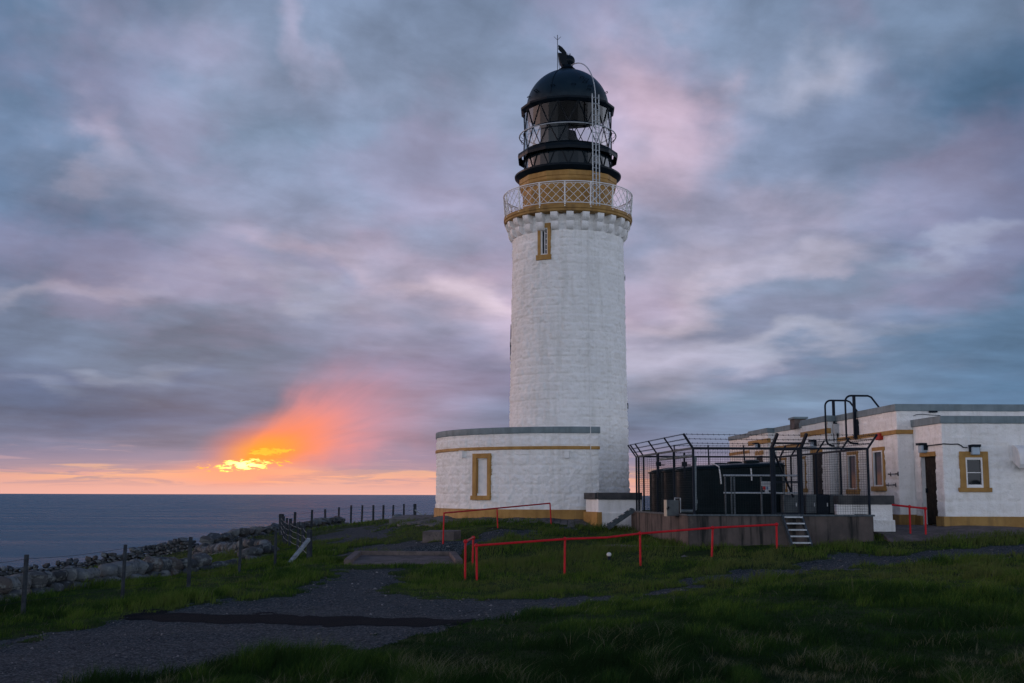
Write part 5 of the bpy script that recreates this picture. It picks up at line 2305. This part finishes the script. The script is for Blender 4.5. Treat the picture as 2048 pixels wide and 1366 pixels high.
# ------------------------------------------------------------------ post and wire fences
def wire_fence(label, posts, wires, strainers=(), braces=(), pw=.085, light=False, wr=.0035):
    """posts: (px, py_top, py_bottom, Y)"""
    pts = []
    for px, yt, yb, Y in posts:
        a = P(px, yt, Y)
        gz = hz(a.x, Y)
        pts.append((a.x, Y, gz, a.z))
    t = thing('wire_fence', (pts[0][0], pts[0][1], pts[0][2]), label, 'fence')
    rng = np.random.default_rng(len(label))
    for i, (x, y, g, zt) in enumerate(pts):
        mb = MB()
        w = pw * (1.7 if i in strainers else rng.uniform(.85, 1.1))
        lean = rng.normal(0, .012, 2)
        mb.bar((x - lean[0], y - lean[1], g - .3), (x + lean[0], y + lean[1], zt), w, w, up=(.2, 1, 0))
        if i in strainers:
            mb.frame_box((x, y, zt), (1, 0, 0), (0, 1, 0), (0, 0, 1), -w * .55, w * .55, -w * .55, w * .55, -.004, .03)
        mb.build('post', M['post_wood'], t, bevel=.008)
    for (i, dx, dy, f) in braces:
        x, y, g, zt = pts[i]
        mb = MB()
        mb.bar((x + dx, y + dy, hz(x + dx, y + dy) - .1), (x, y - .06, g + (zt - g) * f), .10, .09)
        mb.build('brace', M['post_light'], t, bevel=.008)
    for f in wires:
        run = []
        for (a, b) in zip(pts[:-1], pts[1:]):
            for k in range(4):
                u = k / 4
                p = [a[j] + (b[j] - a[j]) * u for j in range(4)]
                run.append((p[0], p[1] - pw * .5, p[2] + (p[3] - p[2]) * f - .035 * math.sin(math.pi * u)))
        b = pts[-1]
        run.append((b[0], b[1] - pw * .5, b[2] + (b[3] - b[2]) * f))
        mb = MB()
        mb.tube(run, wr, 4)
        mb.build('wire_strand', M['wire_light' if light else 'wire'], t)
    return t


wire_fence('near post and wire fence running along the left verge of the track',
           [(-60, 1118, 1240, 21.5), (53, 1109, 1225, 22.5), (250, 1089, 1195, 25), (381, 1074, 1172, 27), (481, 1075, 1144, 30.5), (552, 1061, 1134, 32.5), (619, 1061, 1121, 35)],
           (.25, .5, .72, .93), strainers=(6,), braces=((6, -.40, -1.6, .72),), pw=.068)
wire_fence('receding post and wire fence linking the braced strainer post to the far fence corner',
           [(622, 1061, 1121, 35.15), (607, 1044, 1093, 38), (597, 1044, 1088, 41), (581, 1037, 1078, 45), (573, 1036, 1074, 49), (568, 1032.5, 1070, 53), (563, 1029, 1069, 57)],
           (.22, .42, .62, .82), strainers=(6,), light=True, pw=.10, wr=.006)
wire_fence('far post and wire fence on the skyline between the corner post and the annex',
           [(563.5, 1030, 1070, 57.3), (590, 1024, 1062, 61), (624, 1019.5, 1058, 65), (651, 1018.5, 1056, 68), (678, 1014.5, 1053, 70.5), (702.5, 1010.5, 1046, 72.5), (724.5, 1010.5, 1044, 74.5),
            (747, 1010, 1044, 76.5), (767, 1010, 1040, 78.5), (786.5, 1010, 1037, 80), (808, 1008, 1034, 82), (830, 1008.5, 1032, 84)],
           (.3, .6, .9), strainers=(0, 11), braces=((11, .9, -.3, .6),), pw=.11, wr=.005)

# ------------------------------------------------------------------ grass
def grass_mat():
    m, N, b = principled('grass_blades', (.03, .05, .015), .8, 0, .05)
    at = N.n('ShaderNodeAttribute', attribute_name='tint')
    col = N.ramp(at.outputs['Fac'], [(0, (.010, .028, .008)), (.35, (.020, .052, .011)), (.6, (.072, .122, .018)), (.8, (.078, .090, .034)), (1, (.15, .15, .105))])
    N.link(col, b.inputs['Base Color'])
    return m


def build_grass():
    rng = np.random.default_rng(3)
    n = 720000
    # denser near the eye; uniform over the picture rather than over the land
    f = rng.random(n)
    Y = 1 / (1 / 11.2 + (1 / 62 - 1 / 11.2) * f ** 1.0)
    Y = np.where(rng.random(n) < .35, 11.2 + (48 - 11.2) * rng.random(n), Y)
    X = (rng.random(n) - .5) * (Y * .98 + 3.5)
    w = track_w(X, Y)
    keep = rng.random(n) > sstep(.30, .62, w) * .985
    # clear of hard things
    def inside(poly, pad=0.0):
        return sdist(np.array(poly, float), X, Y) > -pad
    keep &= ~inside([(a[0], a[1]) for a in foot], .02)
    keep &= np.hypot(X - XT, Y - YT) > RA + .3
    apr = (np.hypot(X - XT, Y - YT) < RA + 1.0) & (rng.random(n) < .9)
    keep &= ~apr
    for q in ([(695, 1127, 33.5), (918, 1127, 33.5), (905, 1110.5, 36.4), (716, 1109.5, 36.4)], [(778, 1037, 48.5), (850, 1040, 48.5), (882, 1030, 51.5), (806, 1030, 51.5)],
              [(845, 1063, 38.4), (908, 1063, 38.4), (922, 1060, 39.4), (860, 1060, 39.4)],
              [(1362, 1112.5, 32.6), (1424, 1113, 32.6), (1418, 1107.5, 33.2), (1372, 1107.5, 33.2)], [(1548, 1099, 32.9), (1632, 1099, 32.9), (1628, 1092, 33.7), (1556, 1092, 33.7)]):
        keep &= ~inside([gp(*a) for a in q], .08)
    px0 = P(1796, 1060, 35).x - .25
    keep &= ~((X > px0) & (Y > 33.8) & (Y < 60))
    keep &= ~((X > pc.x - 2.2) & (Y > 37))
    keep &= ~((X > xk - .1) & (X < xb) & (Y > yW - .1))
    X, Y, w = X[keep], Y[keep], w[keep]
    n = len(X)
    Z = Hs(X, Y, w)
    tus = fbm(X * .55, Y * .55, 60, 3)
    tus2 = fbm(X * 1.9 + 9, Y * 1.9, 66, 3)
    edge = sstep(.75, .2, w)
    h = (.05 + .16 * sstep(.40, .75, tus) + .10 * sstep(.5, .8, tus2)) * rng.uniform(.55, 1.25, n) * (.3 + .7 * edge)
    near = sstep(19, 13.5, Y)
    straw = sstep(.56, .70, fbm(X * 2.3 + 31, Y * 2.3, 90, 4, .65)) * (.08 + .92 * near) * edge
    pick = rng.random(n) < straw * .36
    tint = np.clip(.34 + .95 * (fbm(X * .3, Y * .3, 70, 4, .6) - .5) + .8 * (tus2 - .5) + rng.normal(0, .10, n), 0, .70)
    ylw = sstep(.52, .66, fbm(X * .5 + 3, Y * .5 + 3, 95, 3)) * sstep(24, 32, Y)
    mid = sstep(23, 28, Y) * sstep(.6, .2, w)
    tint = np.clip(tint + .12 * ylw +   .24 * mid - .20 * sstep(22, 15, Y), 0, .74)
    tint = np.where(pick, rng.uniform(.78, 1.0, n), tint)
    h = np.where(pick, h * 1.2 + .05, h)
    wd = np.maximum(.0045, Y * .00042) * rng.uniform(.7, 1.3, n)
    wd = np.where(pick, wd * .8, wd)
    a = rng.uniform(0, 2 * np.pi, n)
    lean = rng.uniform(.15, .9, n) * h
    lean = np.where(pick, lean * 1.7, lean)
    la = np.where(rng.random(n) < .5, rng.normal(.4, .9, n), rng.uniform(0, 2 * np.pi, n))
    dx, dy = np.cos(a) * wd / 2, np.sin(a) * wd / 2
    lx, ly = np.cos(la) * lean, np.sin(la) * lean
    co = np.empty((n, 5, 3))
    zb = Z - .02
    co[:, 0] = np.stack([X - dx, Y - dy, zb], 1)
    co[:, 1] = np.stack([X + dx, Y + dy, zb], 1)
    co[:, 2] = np.stack([X + dx * .8 + lx * .35, Y + dy * .8 + ly * .35, zb + h * .62], 1)
    co[:, 3] = np.stack([X - dx * .8 + lx * .35, Y - dy * .8 + ly * .35, zb + h * .62], 1)
    co[:, 4] = np.stack([X + lx, Y + ly, zb + h], 1)
    b0 = np.arange(n) * 5
    tri = np.concatenate([np.stack([b0, b0 + 1, b0 + 2], 1), np.stack([b0, b0 + 2, b0 + 3], 1), np.stack([b0 + 3, b0 + 2, b0 + 4], 1)])
    me = bpy.data.meshes.new('grass')
    me.vertices.add(n * 5)
    me.vertices.foreach_set('co', co.astype(np.float32).ravel())
    me.loops.add(tri.size)
    me.loops.foreach_set('vertex_index', tri.astype(np.int32).ravel())
    me.polygons.add(len(tri))
    me.polygons.foreach_set('loop_start', np.arange(0, tri.size, 3, dtype=np.int32))
    me.update()
    at = me.attributes.new('tint', 'FLOAT', 'POINT')
    at.data.foreach_set('value', np.repeat(tint, 5).astype(np.float32))
    ob = link('grass', me, grass_mat(), None)
    tag(ob, 'dark rough turf with pale dry tufts', 'grass', kind='stuff')


build_grass()


def build_stones():
    """loose stones lying on the gravel"""
    rng = np.random.default_rng(9)
    n = 26000
    f = rng.random(n)
    Y = 1 / (1 / 12.0 + (1 / 42 - 1 / 12.0) * f)
    X = (rng.random(n) - .5) * (Y * .95 + 3)
    w = track_w(X, Y)
    st = sdist(STRIP, X, Y)
    k = (w > .52) & ((st < 0) | (rng.random(n) < .06))
    X, Y, w = X[k], Y[k], w[k]
    n = len(X)
    Z = Hs(X, Y, w) + .018
    s = rng.uniform(.5, 1.0, n) ** 2 * np.maximum(.014, Y * .0011) * rng.choice([1, 1, 1, 1.7], n)
    v = np.array([(1, 0, 0), (0, 1, 0), (-1, 0, 0), (0, -1, 0), (0, 0, .7), (0, 0, -.5)], float)
    f6 = np.array([(0, 1, 4), (1, 2, 4), (2, 3, 4), (3, 0, 4), (1, 0, 5), (2, 1, 5), (3, 2, 5), (0, 3, 5)])
    a = rng.uniform(0, 6.28, n)
    jit = rng.uniform(.6, 1.3, (n, 6, 1))
    vv = v[None] * jit * s[:, None, None]
    c, si = np.cos(a)[:, None], np.sin(a)[:, None]
    x = vv[..., 0] * c - vv[..., 1] * si
    y = vv[..., 0] * si + vv[..., 1] * c
    co = np.stack([x + X[:, None], y + Y[:, None], vv[..., 2] + Z[:, None]], -1)
    tri = (f6[None] + (np.arange(n) * 6)[:, None, None]).reshape(-1, 3)
    me = raw_mesh('loose_stones', co.reshape(-1, 3), tri)
    m, N, b = principled('gravel_chips', (.1, .1, .1), .85, 0, .3)
    rnd = N.n('ShaderNodeNewGeometry').outputs['Random Per Island']
    N.link(N.ramp(rnd, [(0, (.03, .03, .034)), (.5, (.08, .075, .074)), (.85, (.12, .12, .125)), (1, (.24, .24, .24))]), b.inputs['Base Color'])
    tag(link('loose_stones', me, m, None), 'loose stone chips strewn over the gravel track', 'gravel', kind='stuff')


build_stones()
